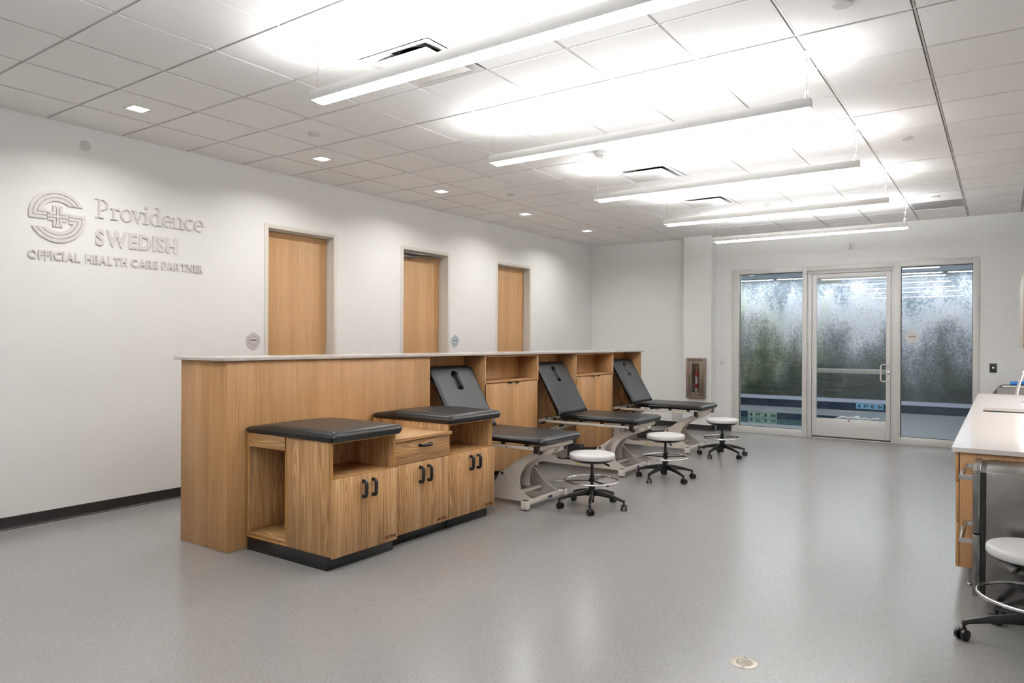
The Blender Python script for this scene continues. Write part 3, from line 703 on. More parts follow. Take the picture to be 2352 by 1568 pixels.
# ------------------------------------------------------------------ stools
def make_stool():
    t = thing('rolling_stool', 'white round rolling stool beside the nearest treatment table', 'stool', (0, 0, 0), 'white rolling stools')
    MB().lathe([(.0, .447), (.193, .447), (.203, .452), (.2085, .462), (.209, .482), (.206, .491), (.199, .497), (.186, .4995), (.16, .501), (0, .501)], n=48).build('seat', WHITEV, t, smooth=True)
    MB().lathe([(.0, .408), (.07, .408), (.13, .416), (.185, .434), (.196, .446), (0, .4465)], n=40).build('seat_pan', BLACKP, t, smooth=True)
    MB().tube([(.03, .03, .425), (.10, .12, .42), (.13, .16, .408)], [.006, .006, .011], 8).build('height_lever', BLACKP, t, smooth=True)
    MB().lathe([(.013, .20), (.013, .41)], n=20).build('gas_column', BLACKP, t, smooth=True)
    MB().lathe([(.018, .235), (.030, .238), (.030, .262), (.022, .268), (.020, .300), (.014, .303)], n=24).box(-.012, -.045, -.01, .01, .28, .297).build('ring_collar', BLACKP, t, smooth=True)
    rg = MB().tube([(.243 * math.cos(a * 2 * PI / 56), .243 * math.sin(a * 2 * PI / 56), .247) for a in range(56)], .0095, 10, closed=True).build('foot_ring', CHROME, t, smooth=True)
    for k in range(3):
        a = R(38 + 120 * k); d = Vector((math.cos(a), math.sin(a), 0))
        s = MB().bar(d * .02 + Vector((0, 0, .248)), d * .225 + Vector((0, 0, .243)), .03, .010).bar(d * .215 + Vector((0, 0, .243)), d * .25 + Vector((0, 0, .236)), .028, .012).build('ring_spoke', BLACKP, t, bevel=.003)
    MB().lathe([(.020, .05), (.022, .10), (.036, .105), (.040, .165), (.030, .172), (.028, .188), (.036, .19), (.036, .202), (.02, .203)], n=24).build('hub', BLACKP, t, smooth=True)
    for k in range(5):
        a = R(72 * k); ux = Vector((math.cos(a), math.sin(a), 0)); uy = Vector((-math.sin(a), math.cos(a), 0))
        mb = MB(); prev = None
        for r_, zt, zb, w in ((.02, .168, .115, .044), (.10, .158, .112, .040), (.20, .135, .100, .034), (.285, .108, .083, .030), (.315, .098, .070, .028)):
            ring = [mb.b.verts.new(ux * r_ + uy * sgn * w / 2 * q + Vector((0, 0, z))) for sgn, q, z in ((-1, 1, zb), (1, 1, zb), (1, .75, zt), (-1, .75, zt))]
            if prev:
                for i in range(4): mb.b.faces.new((prev[i], prev[(i + 1) % 4], ring[(i + 1) % 4], ring[i]))
            else: mb.b.faces.new(ring)
            prev = ring
        mb.b.faces.new(list(reversed(prev)))
        leg = mb.build('leg', BLACKP, t, bevel=.004)
        rot = R((40, 100, 10, 70, 130)[k]); wx = Vector((math.cos(a + rot), math.sin(a + rot), 0)); wa = wx.cross(Vector((0, 0, 1)))
        c0 = ux * .305; cst = MB()
        for sgn in (-1, 1):
            cc = c0 + wx * .012 + wa * sgn * .017 + Vector((0, 0, .0285)); n = 20
            rings = []
            for rr, off in ((.020, -.010), (.0285, -.008), (.0285, .008), (.020, .010)):
                rings.append([cst.b.verts.new(cc + wa * off + (wx * math.cos(2 * PI * i / n) + Vector((0, 0, 1)) * math.sin(2 * PI * i / n)) * rr) for i in range(n)])
            for A, B in zip(rings, rings[1:]):
                for i in range(n): cst.b.faces.new((A[i], A[(i + 1) % n], B[(i + 1) % n], B[i]))
            cst.b.faces.new(rings[0]); cst.b.faces.new(rings[-1])
        cst.tube([c0 + Vector((0, 0, .04)), c0 + Vector((0, 0, .085))], .008, 8)
        cst.bar(c0 + Vector((0, 0, .048)) - wx * .01, c0 + Vector((0, 0, .048)) + wx * .025, .014, .02)
        cst.build('caster', BLACKP, leg, smooth=True)
    return t
st = make_stool()
ang1 = math.degrees(math.atan2(5.413 - 5.711, 3.542 - 3.405))
spots = [(3.405, 5.711, ang1, 'white round rolling stool beside the nearest treatment table'),
         (3.43, 7.36, math.degrees(math.atan2(7.041 - 7.36, 3.364 - 3.43)), 'white round rolling stool at the foot of the middle treatment table'),
         (3.42, 9.31, math.degrees(math.atan2(9.018 - 9.31, 3.356 - 3.42)), 'white round rolling stool farthest back, near the storefront window'),
         (6.618, 4.36, 194.0, 'white round rolling stool at the right edge in front of the fridge')]
for i, (x, y, a, lb) in enumerate(spots):
    o = st if i == 0 else copy_tree(st)
    o.location = (x, y, 0); o.rotation_euler.z = R(a); o['label'] = lb

# ------------------------------------------------------------------ pendants
def make_pendant():
    t = thing('linear_pendant', '', 'pendant light', (0, 0, 0), 'linear pendant lights')
    x0, x1 = -1.252, 1.252; zt, zb = 3.045, 2.985
    h = MB(); w = .034
    h.box(x0, x1, -w, -w + .004, zb, zt); h.box(x0, x1, w - .004, w, zb, zt); h.box(x0, x0 + .004, -w + .004, w - .004, zb, zt); h.box(x1 - .004, x1, -w + .004, w - .004, zb, zt)
    h.box(x0 + .004, x1 - .004, -w + .004, w - .004, 3.015, 3.02)
    h.build('housing', FIXT, t, bevel=.001, seg=1)
    MB().box(x0 + .05, x1 - .002, -w + .006, w - .006, 2.962, 3.0).build('diffuser', LENS, t)
    MB().prism([(-w + .006, 3.030), (w - .006, 3.030), (0, 3.0485)], x0 + .02, x1 - .02, 'yz').build('uplight_strip', UPL, t)
    for x in (-1.22, 1.22):
        MB().tube([(x, 0, 3.026), (x, 0, H - .02)], .0012, 6).build('suspension_wire', STEEL, t)
        MB().lathe([(.0, -.055), (.006, -.055), (.006, -.012), (.022 if x < 0 else .05, -.010), (.022 if x < 0 else .062, -.0065)], (x, 0, H), 28).build('canopy', FIXT, t, smooth=True)
    pts = [(1.205, .01, 3.03), (1.212, .012, 3.08), (1.225, .014, 3.15), (1.224, .014, 3.2), (1.232, .012, 3.27), (1.222, .01, 3.31), (1.21, .008, 3.33)]
    c = MB().tube(pts, .003, 8); 
    for z in (3.09, 3.17, 3.25): c.box(1.208, 1.232, .0, .02, z, z + .006)
    c.build('power_cord', FIXT, t, smooth=True)
    return t
pn = make_pendant()
PY = [(2.877, 'nearest long white linear pendant light, cut off by the top edge'), (4.707, 'second nearest long white linear pendant light'), (6.537, 'middle one of the five long white linear pendant lights'), (8.367, 'second farthest long white linear pendant light'), (10.197, 'farthest long white linear pendant light, near the storefront'),
      (1.047, 'unseen linear pendant light added behind the photographer for even light'), (-1.393, 'unseen linear pendant light added at the rear for even light')]  # last two pendants are added out of view to even out the room light
for i, (y, lb) in enumerate(PY):
    o = pn if i == 0 else copy_tree(pn); o.location = (4.235, y, 0); o['label'] = lb
    # keep the Empty at the fixture itself
for o in [o for o in COL.objects if o.name.startswith('linear_pendant')]:
    for ch in children(o): ch.location.z = -3.0
    o.location.z = 3.0

# ------------------------------------------------------------------ square downlights
def make_down():
    t = thing('recessed_downlight', '', 'downlight', (0, 0, H), 'square downlights along the left wall')
    a, b = .078, .062; mb = MB(); z0 = H - .011
    for x0, x1, y0, y1 in ((-a, a, -a, -b), (-a, a, b, a), (-a, -b, -b, b), (b, a, -b, b)): mb.box(x0, x1, y0, y1, z0, H - .0062)
    mb.build('trim_ring', WHITEP, t, bevel=.001, seg=1)
    MB().box(-b, b, -b, b, H - .0095, H - .0062).build('lens', DOWNL, t)
    ld = bpy.data.lights.new('downlight_beam', 'AREA'); ld.shape = 'SQUARE'; ld.size = .11; ld.energy = SPOT_W; ld.color = (1, .98, .94); ld.spread = R(150)
    lo = bpy.data.objects.new('downlight_beam', ld); COL.objects.link(lo); lo.parent = t; lo.location = (0, 0, -.013)
    return t
dn = make_down()
for i, (y, lb) in enumerate(((2.877, 'nearest square downlight, above the silver wall lettering'), (4.707, 'second square downlight from the left, near the first wood door'), (6.537, 'middle square downlight along the left wall'), (8.367, 'fourth square downlight, above the farthest wood door'), (10.197, 'farthest square downlight, by the back corner'), (1.047, 'square downlight left of the photographer'), (-1.4, 'rear square downlight along the left wall'))):
    o = dn if i == 0 else copy_tree(dn); o.location = (.88, y, H); o['label'] = lb

# ------------------------------------------------------------------ ceiling items
def disc(name, label, cat, x, y, r=.055, mat=GREYP, group=None):
    t = thing(name, label, cat, (x, y, H - .006), group)
    MB().lathe([(0, -.012), (r * .94, -.012), (r, -.009), (r, -.006), (r * .9, -.005), (r * .9, -.0001)], (x, y, H - .006), 28).build('cover_plate', mat, t, smooth=True)
for x, y, lb in ((1.488, 4.1, 'round sprinkler cover left of the nearest pendant light'), (1.483, 7.153, 'round sprinkler cover between the third and fourth downlights'), (1.483, 10.163, 'round sprinkler cover near the farthest downlight'),
                 (5.767, 4.109, 'round sprinkler cover at the top edge of the picture'), (5.776, 7.123, 'round sprinkler cover right of the second and third pendants'), (5.788, 10.16, 'round sprinkler cover beside the grey return grille')):
    disc('sprinkler_cover', lb, 'sprinkler', x, y, .052, GREYP, 'flat round sprinkler covers')
t = thing('smoke_detector', 'white domed smoke detector beneath the second pendant light', 'detector', (3.304, 6.055, H))
MB().lathe([(0, -.05), (.03, -.05), (.055, -.042), (.066, -.025), (.066, -.003)], (3.304, 6.055, H - .004), 28).build('dome', WHITEP, t, smooth=True)
MB().lathe([(0, -.075), (.016, -.075), (.018, -.069), (.01, -.066), (.008, -.05)], (3.315, 6.045, H), 20).build('sensor_tip', GREYP, t, smooth=True)
t = thing('occupancy_sensor', 'small white star-shaped sensor between the two farthest pendants', 'sensor', (3.919, 9.593, H))
MB().lathe([(0, -.03), (.02, -.03), (.03, -.02), (.045, -.015), (.05, -.003)], (3.919, 9.593, H - .004), 24).build('sensor_body', WHITEP, t, smooth=True)
def diffuser(xc, yc, label):
    t = thing('air_diffuser', label, 'vent', (xc, yc, H), 'square plaque air diffusers')
    a, b = .298, .255; mb = MB(); z1 = H + .06
    # flared pan
    for k in range(4):
        r_ = Matrix.Rotation(k * PI / 2, 3, 'Z')
        q = [Vector((-a, -a, 0)), Vector((a, -a, 0)), Vector((b, -b, .005)), Vector((-b, -b, .005)), Vector((-.15, -.15, .06)), Vector((.15, -.15, .06))]
        V = [mb.b.verts.new(r_ @ v + Vector((xc, yc, H - .004))) for v in q]
        mb.b.faces.new((V[0], V[1], V[2], V[3])); mb.b.faces.new((V[3], V[2], V[5], V[4]))
    mb.build('pan', plain('diffuser_white', rgb(216, 214, 213), .45, noise=.01) if 'diffuser_white' not in bpy.data.materials else bpy.data.materials['diffuser_white'], t)
    MB().lathe([(.16, .05), (.16, .1), (.001, .1), (.001, .098), (.158, .098), (.158, .05)], (xc, yc, H), 32).build('duct_neck', DARKG, t, smooth=True)
    MB().box(xc - .225, xc + .225, yc - .225, yc + .225, H - .016, H - .011).build('plaque', WHITEP, t, bevel=.002)
for x, y, lb in ((3.332, 3.487, 'square air diffuser directly behind the nearest pendant light'), (3.332, 7.147, 'square air diffuser just in front of the middle pendant light'), (3.332, 8.977, 'square air diffuser between the fourth and fifth pendants')):
    diffuser(x, y, lb)
t = thing('return_grille', 'grey perforated return air grille in the ceiling above the storefront', 'vent', (5.772, 10.807, H))
mt, nt, b = newmat('perforated_grey')
tc = N(nt, 'ShaderNodeTexCoord'); vo = N(nt, 'ShaderNodeTexVoronoi'); vo.inputs['Scale'].default_value = 90; vo.inputs['Randomness'].default_value = 0
rp = N(nt, 'ShaderNodeValToRGB'); rp.color_ramp.elements[0].position = .25; rp.color_ramp.elements[0].color = rgb(92, 90, 92); rp.color_ramp.elements[1].position = .4; rp.color_ramp.elements[1].color = rgb(172, 169, 170)
nt.links.new(tc.outputs['Object'], vo.inputs['Vector']); nt.links.new(vo.outputs['Distance'], rp.inputs['Fac']); nt.links.new(rp.outputs[0], b.inputs['Base Color'])
MB().box(5.482, 6.062, 10.517, 11.097, H - .002, H + .004).build('perforated_panel', mt, t)
mb = MB(); frame_rect(mb, 5.475, 6.069, 10.510, 11.104, .012, .012, .012, .012, 0, 1)
mb.b.free(); mb = MB()
for x0, x1, y0, y1 in ((5.475, 6.069, 10.51, 10.522), (5.475, 6.069, 11.092, 11.104), (5.475, 5.487, 10.522, 11.092), (6.057, 6.069, 10.522, 11.092)): mb.box(x0, x1, y0, y1, H - .004, H + .005)
mb.build('frame', GREYP, t)

# ------------------------------------------------------------------ wall sign
t = thing('wall_sign', 'brushed silver emblem and three lines of raised lettering on the left wall', 'sign', (0, 3.2, 2.17))
XA, XB = .003, .011
def yz(mb, poly, ox, oz, k): mb.prism([(ox + u * k, oz + v * k) for u, v in poly], XA, XB, 'yz')
def ell(cx, cy, rx, ry, a0, a1, n=24): return [(cx + rx * math.cos(R(a0 + (a1 - a0) * i / n)), cy + ry * math.sin(R(a0 + (a1 - a0) * i / n))) for i in range(n + 1)]
EC, EZ, ER = 2.667, 2.535, .216
for flip in (1, -1):
    for k in range(3):
        ro = 1 - .145 * k; ri = ro - .122; yb_, yt_ = -.14 + .135 * k, -.14 + .135 * k + .112
        a0 = math.degrees(math.asin(.45 / ro)); a1 = 180 - math.degrees(math.asin(yb_ / ro)); b1 = 180 - math.degrees(math.asin(yt_ / ri)); b0 = math.degrees(math.asin(min(.999, .45 / ri)))
        poly = ell(0, 0, ro, ro, a0, a1, 40) + [(-.40, yb_), (-.40, yt_)] + ell(0, 0, ri, ri, b1, b0, 40)
        poly = [(u * flip, v * flip) for u, v in poly]
        mb = MB(); yz(mb, poly, EC, EZ, ER); mb.build('emblem_band', SILVER, t)
cross = MB()
fl = [(-.37, -.10), (-.33, -.06), (-.22, -.04), (-.045, -.04), (-.045, -.22), (-.06, -.33), (-.10, -.40), (.10, -.40), (.06, -.33), (.045, -.22), (.045, -.04), (.22, -.04), (.33, -.06), (.37, -.10),
      (.37, .10), (.33, .06), (.22, .04), (.045, .04), (.045, .22), (.06, .33), (.10, .40), (-.10, .40), (-.06, .33), (-.045, .22), (-.045, .04), (-.22, .04), (-.33, .06), (-.37, .10)]
yz(cross, fl, EC, EZ, ER); cross.build('emblem_cross', SILVER, t)
for sx in (-1, 1):
    for sy in (-1, 1):
        mb = MB(); yz(mb, [(sx * u, sy * v) for u, v in ((.07, .07), (.30, .07), (.34, .12), (.34, .17), (.17, .17), (.17, .40), (.12, .40), (.07, .33))], EC, EZ, ER); mb.build('emblem_corner', SILVER, t)
def band(cx, cy, rx, ry, tx, ty, a0, a1, n=28): return ell(cx, cy, rx, ry, a0, a1, n) + list(reversed(ell(cx, cy, rx - tx, ry - ty, a0, a1, n)))
def rect(x0, x1, y0, y1): return [(x0, y0), (x1, y0), (x1, y1), (x0, y1)]
SW = .125; XH = .64; sr = .038
G = {
 'P': (.78, [rect(.16, .16 + .14, 0, 1), rect(.02, .46, 0, sr), rect(0, .3, 1 - sr, 1), band(.28, .70, .44, .30, .14, .045, 90, -90)]),
 'r': (.54, [rect(.12, .12 + SW, 0, XH - .02), rect(.01, .42, 0, sr), [(0, XH - .05), (.12, XH - .12), (.245, XH - .02), (.245, XH + .03), (.20, XH)], band(.40, XH - .22, .17, .21, .03, .06, 165, 70), ell(.45, XH - .075, .075, .065, 0, 350, 18)]),
 'o': (.66, [band(.33, XH / 2, .32, XH / 2 + .02, .125, .04, 90, 270), band(.33, XH / 2, .32, XH / 2 + .02, .125, .04, -90, 90)]),
 'v': (.66, [[(.06, XH), (.21, XH), (.37, .16), (.34, -.02), (.29, -.02)], [(.34, -.02), (.29, -.02), (.51, XH), (.57, XH)], rect(0, .27, XH - sr, XH), rect(.42, .66, XH - sr, XH)]),
 'i': (.36, [rect(.12, .12 + SW, 0, XH), rect(.01, .35, 0, sr), [(0, XH - .05), (.12, XH - .12), (.245, XH - .02), (.245, XH + .03), (.2, XH)], ell(.185, .90, .08, .08, 0, 350, 20)]),
 'd': (.70, [rect(.46, .46 + SW, 0, 1.03), rect(.46, .70, 0, sr), [(.32, 1.0), (.46, .93), (.585, 1.0), (.585, 1.06), (.5, 1.03)], band(.34, XH / 2, .33, XH / 2 + .02, .125, .04, 90, 270), band(.34, XH / 2, .18, XH / 2 + .02, .02, .04, -90, 90)]),
 'e': (.56, [band(.30, XH / 2, .29, XH / 2 + .02, .12, .045, 90, 270), band(.30, XH / 2, .29, XH / 2 + .02, .11, .045, 90, 2), band(.30, XH / 2, .27, XH / 2 + .02, .05, .08, 270, 328), rect(.1, .575, XH * .5 - .005, XH * .5 + .035)]),
 'n': (.74, [rect(.12, .12 + SW, 0, XH), rect(.01, .35, 0, sr), [(0, XH - .05), (.12, XH - .12), (.245, XH - .02), (.245, XH + .03), (.2, XH)], band(.42, XH - .22, .205, .235, .125, .06, 0, 120), rect(.50, .625, 0, XH - .21), rect(.40, .74, 0, sr)]),
 'c': (.54, [band(.31, XH / 2, .30, XH / 2 + .02, .125, .045, 90, 270), band(.31, XH / 2, .27, XH / 2 + .02, .05, .08, 90, 45), band(.31, XH / 2, .27, XH / 2 + .02, .05, .08, 270, 325)]),
}
LET = (('P', 2.961, 3.084), ('r', 3.088, 3.174), ('o', 3.172, 3.285), ('v', 3.275, 3.384), ('i', 3.373, 3.435), ('d', 3.435, 3.556), ('e', 3.558, 3.652), ('n', 3.653, 3.781), ('c', 3.781, 3.873), ('e', 3.879, 3.977))
for ch, a, b_ in LET:
    y0, y1 = a, b_
    w_, polys = G[ch]; kx = (y1 - y0) / w_; kz = .165
    mb = MB()
    for n_, p in enumerate(polys): mb.prism([(y0 + u * kx, 2.573 + v * kz) for u, v in p], XA, XB + .0001 * n_, 'yz')
    mb.build('letter', SILVER, t)
def wall_letters(s, y0, y1, z, cap, off, sp=1.0):
    """block capitals, one mesh per letter, spread over y0..y1"""
    widths = []; ms = []
    for c in s:
        if c == ' ': ms.append(None); widths.append(cap * .36); continue
        vf = text_mesh(c, cap / .70, font_offset=off, extrude=.004); vs, fs = vf
        zz = [v[1] for v in vs]; k = cap / (max(zz) - min(zz)); z_ = min(zz)
        vs = [(v[0], (v[1] - z_) * k, v[2]) for v in vs]; ms.append((vs, fs)); widths.append(max(v[0] for v in vs))
    gap = cap * .17 * sp; tot = sum(widths) + gap * (len(s) - 1); k = (y1 - y0) / tot; y = y0
    for mm, w in zip(ms, widths):
        if mm:
            mb = MB(); put_text(mb, ([(v[0] * k, v[1], v[2]) for v in mm[0]], mm[1]), (.007, y, z), (0, 1, 0), (0, 0, 1), (1, 0, 0)); mb.build('letter', SILVER, t)
        y += (w + gap) * k
wall_letters('SWEDISH', 2.967, 3.702, 2.333, .142, .007)
wall_letters('OFFICIAL HEALTH CARE PARTNER', 2.449, 3.973, 2.171, .074, .0035)
t = thing('wall_cover_disc', 'small faint round cover plate high on the left wall', 'cover plate', (0, 2.879, 3.173))
MB().lathe([(.045, 0), (.045, .004), (.042, .006), (0, .006)], (0.0003, 2.879, 3.173), 28, 'x').build('cover_plate', plain('wall_disc_paint', rgb(205, 204, 200), .6, noise=.01), t, smooth=True)

# shield shaped room badges
def badge(word, origin, ux, uz, nrm, w, h, label, face, accent):
    o = Vector(origin); ux, uz, nrm = Vector(ux), Vector(uz), Vector(nrm)
    t = thing('room_badge', label, 'sign', origin)
    out = [(0, .5), (.5, .2)] + [(.5 * math.cos(R(-a)), .02 + -.52 * math.sin(R(a))) for a in range(5, 176, 10)] + [(-.5, .2)]
    def pr(mb, poly, d0, d1):
        A = [mb.b.verts.new(o + ux * u * w + uz * v * h + nrm * d0) for u, v in poly]; B = [mb.b.verts.new(o + ux * u * w + uz * v * h + nrm * d1) for u, v in poly]
        mb.b.faces.new(A); mb.b.faces.new(list(reversed(B)))
        for i in range(len(poly)): mb.b.faces.new((A[i], B[i], B[(i + 1) % len(poly)], A[(i + 1) % len(poly)]))
    mb = MB(); pr(mb, out, .0005, .006); mb.build('badge_plate', face, t)
    seg = MB(); inn = [(u * .88, v * .88) for u, v in out]
    def ray(a):
        dx, dy = math.cos(R(a)), math.sin(R(a)); best = .4
        for (x1, y1), (x2, y2) in zip(inn, inn[1:] + inn[:1]):
            den = dx * (y2 - y1) - dy * (x2 - x1)
            if abs(den) < 1e-9: continue
            q = (x1 * (y2 - y1) - y1 * (x2 - x1)) / den; r = (x1 * dy - y1 * dx) / den
            if q > 0 and -1e-6 <= r <= 1 + 1e-6: best = q
        return (dx * best, dy * best)
    for k_ in range(14):
        a0, a1 = 90 + k_ * 360 / 14 + 2.5, 90 + (k_ + 1) * 360 / 14 - 2.5; P_ = [ray(a0), ray((a0 + a1) / 2), ray(a1)]
        pr(seg, P_ + [(P_[2][0] * .34, P_[2][1] * .34), (P_[0][0] * .34, P_[0][1] * .34)], .0062, .0068)
    seg.build('badge_facets', accent, t)
    mb = MB(); pr(mb, [(-.30, -.07), (.30, -.07), (.30, .08), (-.30, .08)], .0064, .0074); mb.build('name_strip', face, t)
    text_obj('lettering', word, h * .10, INK, t, o - ux * w * .27 - uz * h * .03 + nrm * .0078, ux, uz, nrm, extrude=.0003, width=w * .54, font_offset=.0012)
FACE = plain('badge_cream', rgb(212, 208, 204), .45, noise=.01)
badge('CONSULT', (0, 4.5445, 1.511), (0, 1, 0), (0, 0, 1), (1, 0, 0), .175, .183, 'shield badge reading CONSULT left of the nearest wood door', FACE, plain('badge_mauve', rgb(188, 178, 178), .45, noise=.01))
badge('TRIAGE', (0, 7.878, 1.5185), (0, 1, 0), (0, 0, 1), (1, 0, 0), .178, .181, 'pale blue shield badge right of the middle wood door', plain('badge_pale_blue', rgb(200, 208, 210), .45, noise=.01), plain('badge_blue', rgb(168, 186, 196), .45, noise=.01))
badge('AQUATICS', (5.37, YG - .0045, 1.6095), (1, 0, 0), (0, 0, 1), (0, -1, 0), .18, .183, 'white shield badge reading AQUATICS on the right glass pane', plain('badge_white', rgb(224, 221, 219), .45, noise=.01), plain('badge_offwhite', rgb(214, 211, 209), .45, noise=.01))

# ------------------------------------------------------------------ fire extinguisher cabinet on the column
CY = 11.79
t = thing('extinguisher_cabinet', 'bronze steel fire extinguisher cabinet on the white column', 'cabinet', (2.16, CY, .56))
x0, x1, z0, z1 = 1.995, 2.325, .548, 1.240
mb = MB(); frame_rect(mb, x0, x1, z0, z1, .042, .042, .042, .042, CY - .07, CY - .001); mb.build('outer_frame', STEELD, t, bevel=.004)
mb = MB(); frame_rect(mb, x0 + .043, x1 - .043, z0 + .043, z1 - .043, .058, .058, .062, .062, CY - .066, CY - .052); dr = mb.build('cabinet_door', STEELD, t, bevel=.002)
MB().box(x0 + .1, x1 - .1, CY - .061, CY - .058, z0 + .104, z1 - .104).build('glass_pane', CGLASS, dr)
mb = MB(); frame_rect(mb, x0 + .055, x0 + .085, .86, .97, .003, .003, .003, .003, CY - .069, CY - .0665); mb.build('recessed_pull', STEEL, dr)
MB().box(x0 + .042, x1 - .042, CY - .006, CY - .002, z0 + .042, z1 - .042).build('cabinet_back', plain('cabinet_interior', rgb(120, 118, 116), .5, noise=.02), t)
t = thing('fire_extinguisher', 'small red fire extinguisher inside the column cabinet', 'fire extinguisher', (2.165, CY - .032, .66))
cx, cy = 2.168, CY - .0315
MB().lathe([(0, .592), (.020, .592), (.0245, .598), (.0245, .99), (.020, 1.015), (.010, 1.03), (.008, 1.045), (0, 1.045)], (cx, cy, 0), 28).build('cylinder', REDP, t, smooth=True)
for z0, z1 in ((.80, .925), (.665, .725)): MB().lathe([(.0249, z0), (.0249, z1)], (cx, cy, 0), 28).build('paper_label', PAPER, t, smooth=True)
text_obj('lettering', 'ABC', .03, INK, t, (cx - .017, cy - .0252, .682), (1, 0, 0), (0, 0, 1), (0, -1, 0), extrude=.0002, width=.034)
MB().lathe([(.009, 1.045), (.009, 1.075), (.005, 1.078), (.005, 1.10)], (cx, cy, 0), 16).bar((cx - .01, cy, 1.08), (cx + .045, cy, 1.095), .012, .008).bar((cx, cy, 1.062), (cx + .045, cy, 1.058), .012, .006).build('valve_handle', CHROME, t, smooth=True)
MB().tube([(cx, cy, 1.06), (cx - .03, cy, 1.055), (cx - .044, cy, 1.01), (cx - .046, cy, .9), (cx - .040, cy, .83), (cx - .036, cy, .80)], .006, 8).build('hose', BLACKP, t, smooth=True)

def plate(name, label, cat, x0, x1, y, z0, z1, mat=WHITEP, d=.006, bev=.002, loc=None):
    t = thing(name, label, cat, ((x0 + x1) / 2, y, z0)); o = MB().box(x0, x1, y - d, y - .0003, z0, z1).build('cover_plate', mat, t, bevel=bev); return t
t = plate('light_switch', 'white light switch in the recess beside the column', 'switch', 2.50, 2.57, YB, 1.14, 1.26); MB().box(2.518, 2.552, YB - .0095, YB - .0061, 1.165, 1.235).build('rocker', WHITEP, t, bevel=.001)
t = plate('access_panel', 'small white access panel low on the back wall', 'panel', 1.62, 1.83, YB, .11, .27, GREYP, .004, .001)
t = plate('alarm_strobe', 'small white alarm box above the glass door', 'alarm', 4.502, 4.574, YB, 2.965, 3.082, WHITEP, .04, .006); MB().box(4.518, 4.558, YB - .048, YB - .0405, 2.985, 3.06).build('strobe_lens', GREYP, t, bevel=.004)
t = plate('card_reader', 'black card reader with a blue light on the wall right of the storefront', 'card reader', 6.332, 6.412, YB, 1.108, 1.232, BLACKP, .018, .005); MB().box(6.366, 6.380, YB - .0195, YB - .0182, 1.168, 1.178).build('status_light', BLUELED, t)

# floor drain and floor boxes
t = thing('floor_drain', 'round pale metal floor drain in the foreground floor', 'drain', (5.482, 3.365, 0))
cx, cy = 5.482, 3.365
MB().lathe([(.0635, 0), (.0635, .0015), (.061, .0025), (.043, .0025), (.043, .0012), (0, .0012)], (cx, cy, 0), 40).build('drain_ring', BRASS, t, smooth=True)
for k in range(5):
    r0 = .040 - k * .0085; MB().lathe([(r0, .0012), (r0, .003), (r0 - .0045, .003), (r0 - .0045, .0012)], (cx, cy, 0), 32).build('grate_ring', BRASS, t)
for a in (100, -80):
    p = (cx + .052 * math.cos(R(a)), cy + .052 * math.sin(R(a))); MB().box(p[0] - .009, p[0] + .009, p[1] - .004, p[1] + .004, .0026, .0030).build('screw_slot', DARKG, t)
def floor_box(x, y, label):
    t = thing('floor_box', label, 'floor outlet', (x, y, 0), 'metal floor outlet covers')
    MB().box(x - .10, x + .10, y - .10, y + .10, 0, .004).build('cover_plate', plain('floor_box_grey', rgb(140, 138, 136), .4) if 'floor_box_grey' not in bpy.data.materials else bpy.data.materials['floor_box_grey'], t, bevel=.001)
    pieces('lid_latch', WHITEP, t, [(x - .03, x + .05, y - .045, y - .015, .0042, .007), (x - .01, x + .06, y + .02, y + .035, .0042, .006)])
    pieces('lid_seam', DARKG, t, [(x - .085, x + .085, y + .055, y + .062, .0042, .005), (x - .085, x + .085, y - .062, y - .057, .0042, .005)])
floor_box(2.52, 6.60, 'metal floor outlet cover between the nearest two treatment tables'); floor_box(2.48, 8.60, 'metal floor outlet cover between the farthest two treatment tables')

# ------------------------------------------------------------------ right-hand counter run
CX = 6.219; CZ = .864; CYN, CYF = 5.195, 11.05
SKX0, SKX1, SKY0, SKY1 = 6.325, 6.74, 8.10, 8.60
t = thing('sink_countertop', 'long pale quartz worktop on the right with a sink cutout', 'countertop', (6.55, 8.1, .84))
mb = MB()
mb.box(CX, SKX0, CYN, CYF, .836, CZ); mb.box(SKX1, XR - .003, CYN, CYF, .836, CZ); mb.box(SKX0, SKX1, CYN, SKY0, .836, CZ); mb.box(SKX0, SKX1, SKY1, CYF, .836, CZ)
bmesh.ops.remove_doubles(mb.b, verts=mb.b.verts[:], dist=1e-5)
mb.build('slab', QUARTZG, t)
MB().box(XR - .018, XR - .003, CYN, CYF, CZ, CZ + .10).build('backsplash', QUARTZG, t)
t = thing('sink', 'undermount stainless steel sink in the right worktop', 'sink', (6.53, 8.35, .66))
s = MB(); w = .004; a, b_, c, d = SKX0 - .006, SKX1 + .006, SKY0 - .006, SKY1 + .006
s.box(a, a + w, c, d, .66, .8355); s.box(b_ - w, b_, c, d, .66, .8355); s.box(a + w, b_ - w, c, c + w, .66, .8355); s.box(a + w, b_ - w, d - w, d, .66, .8355); s.box(a + w, b_ - w, c + w, d - w, .66, .664)
s.build('basin', STEEL, t)
MB().lathe([(.035, 0), (.04, .002), (.02, .003), (0, .001)], (6.53, 8.35, .664), 20).build('sink_drain', CHROME, t, smooth=True)
t = thing('faucet', 'chrome gooseneck pull-down faucet at the sink, cut by the right edge', 'faucet', (6.80, 8.75, CZ))
fy = 9.0
pts = [(6.81, fy, CZ), (6.81, fy, 1.10), (6.805, fy, 1.17)] + [(6.725 + .08 * math.cos(R(a)), fy, 1.17 + .085 * math.sin(R(a))) for a in range(15, 166, 15)] + [(6.638, fy, 1.15), (6.622, fy, 1.10)]
MB().tube(pts, .013, 14).lathe([(.026, 0), (.026, .006), (.019, .012), (.017, .05)], (6.81, fy, CZ), 20).build('spout', CHROME, t, smooth=True)
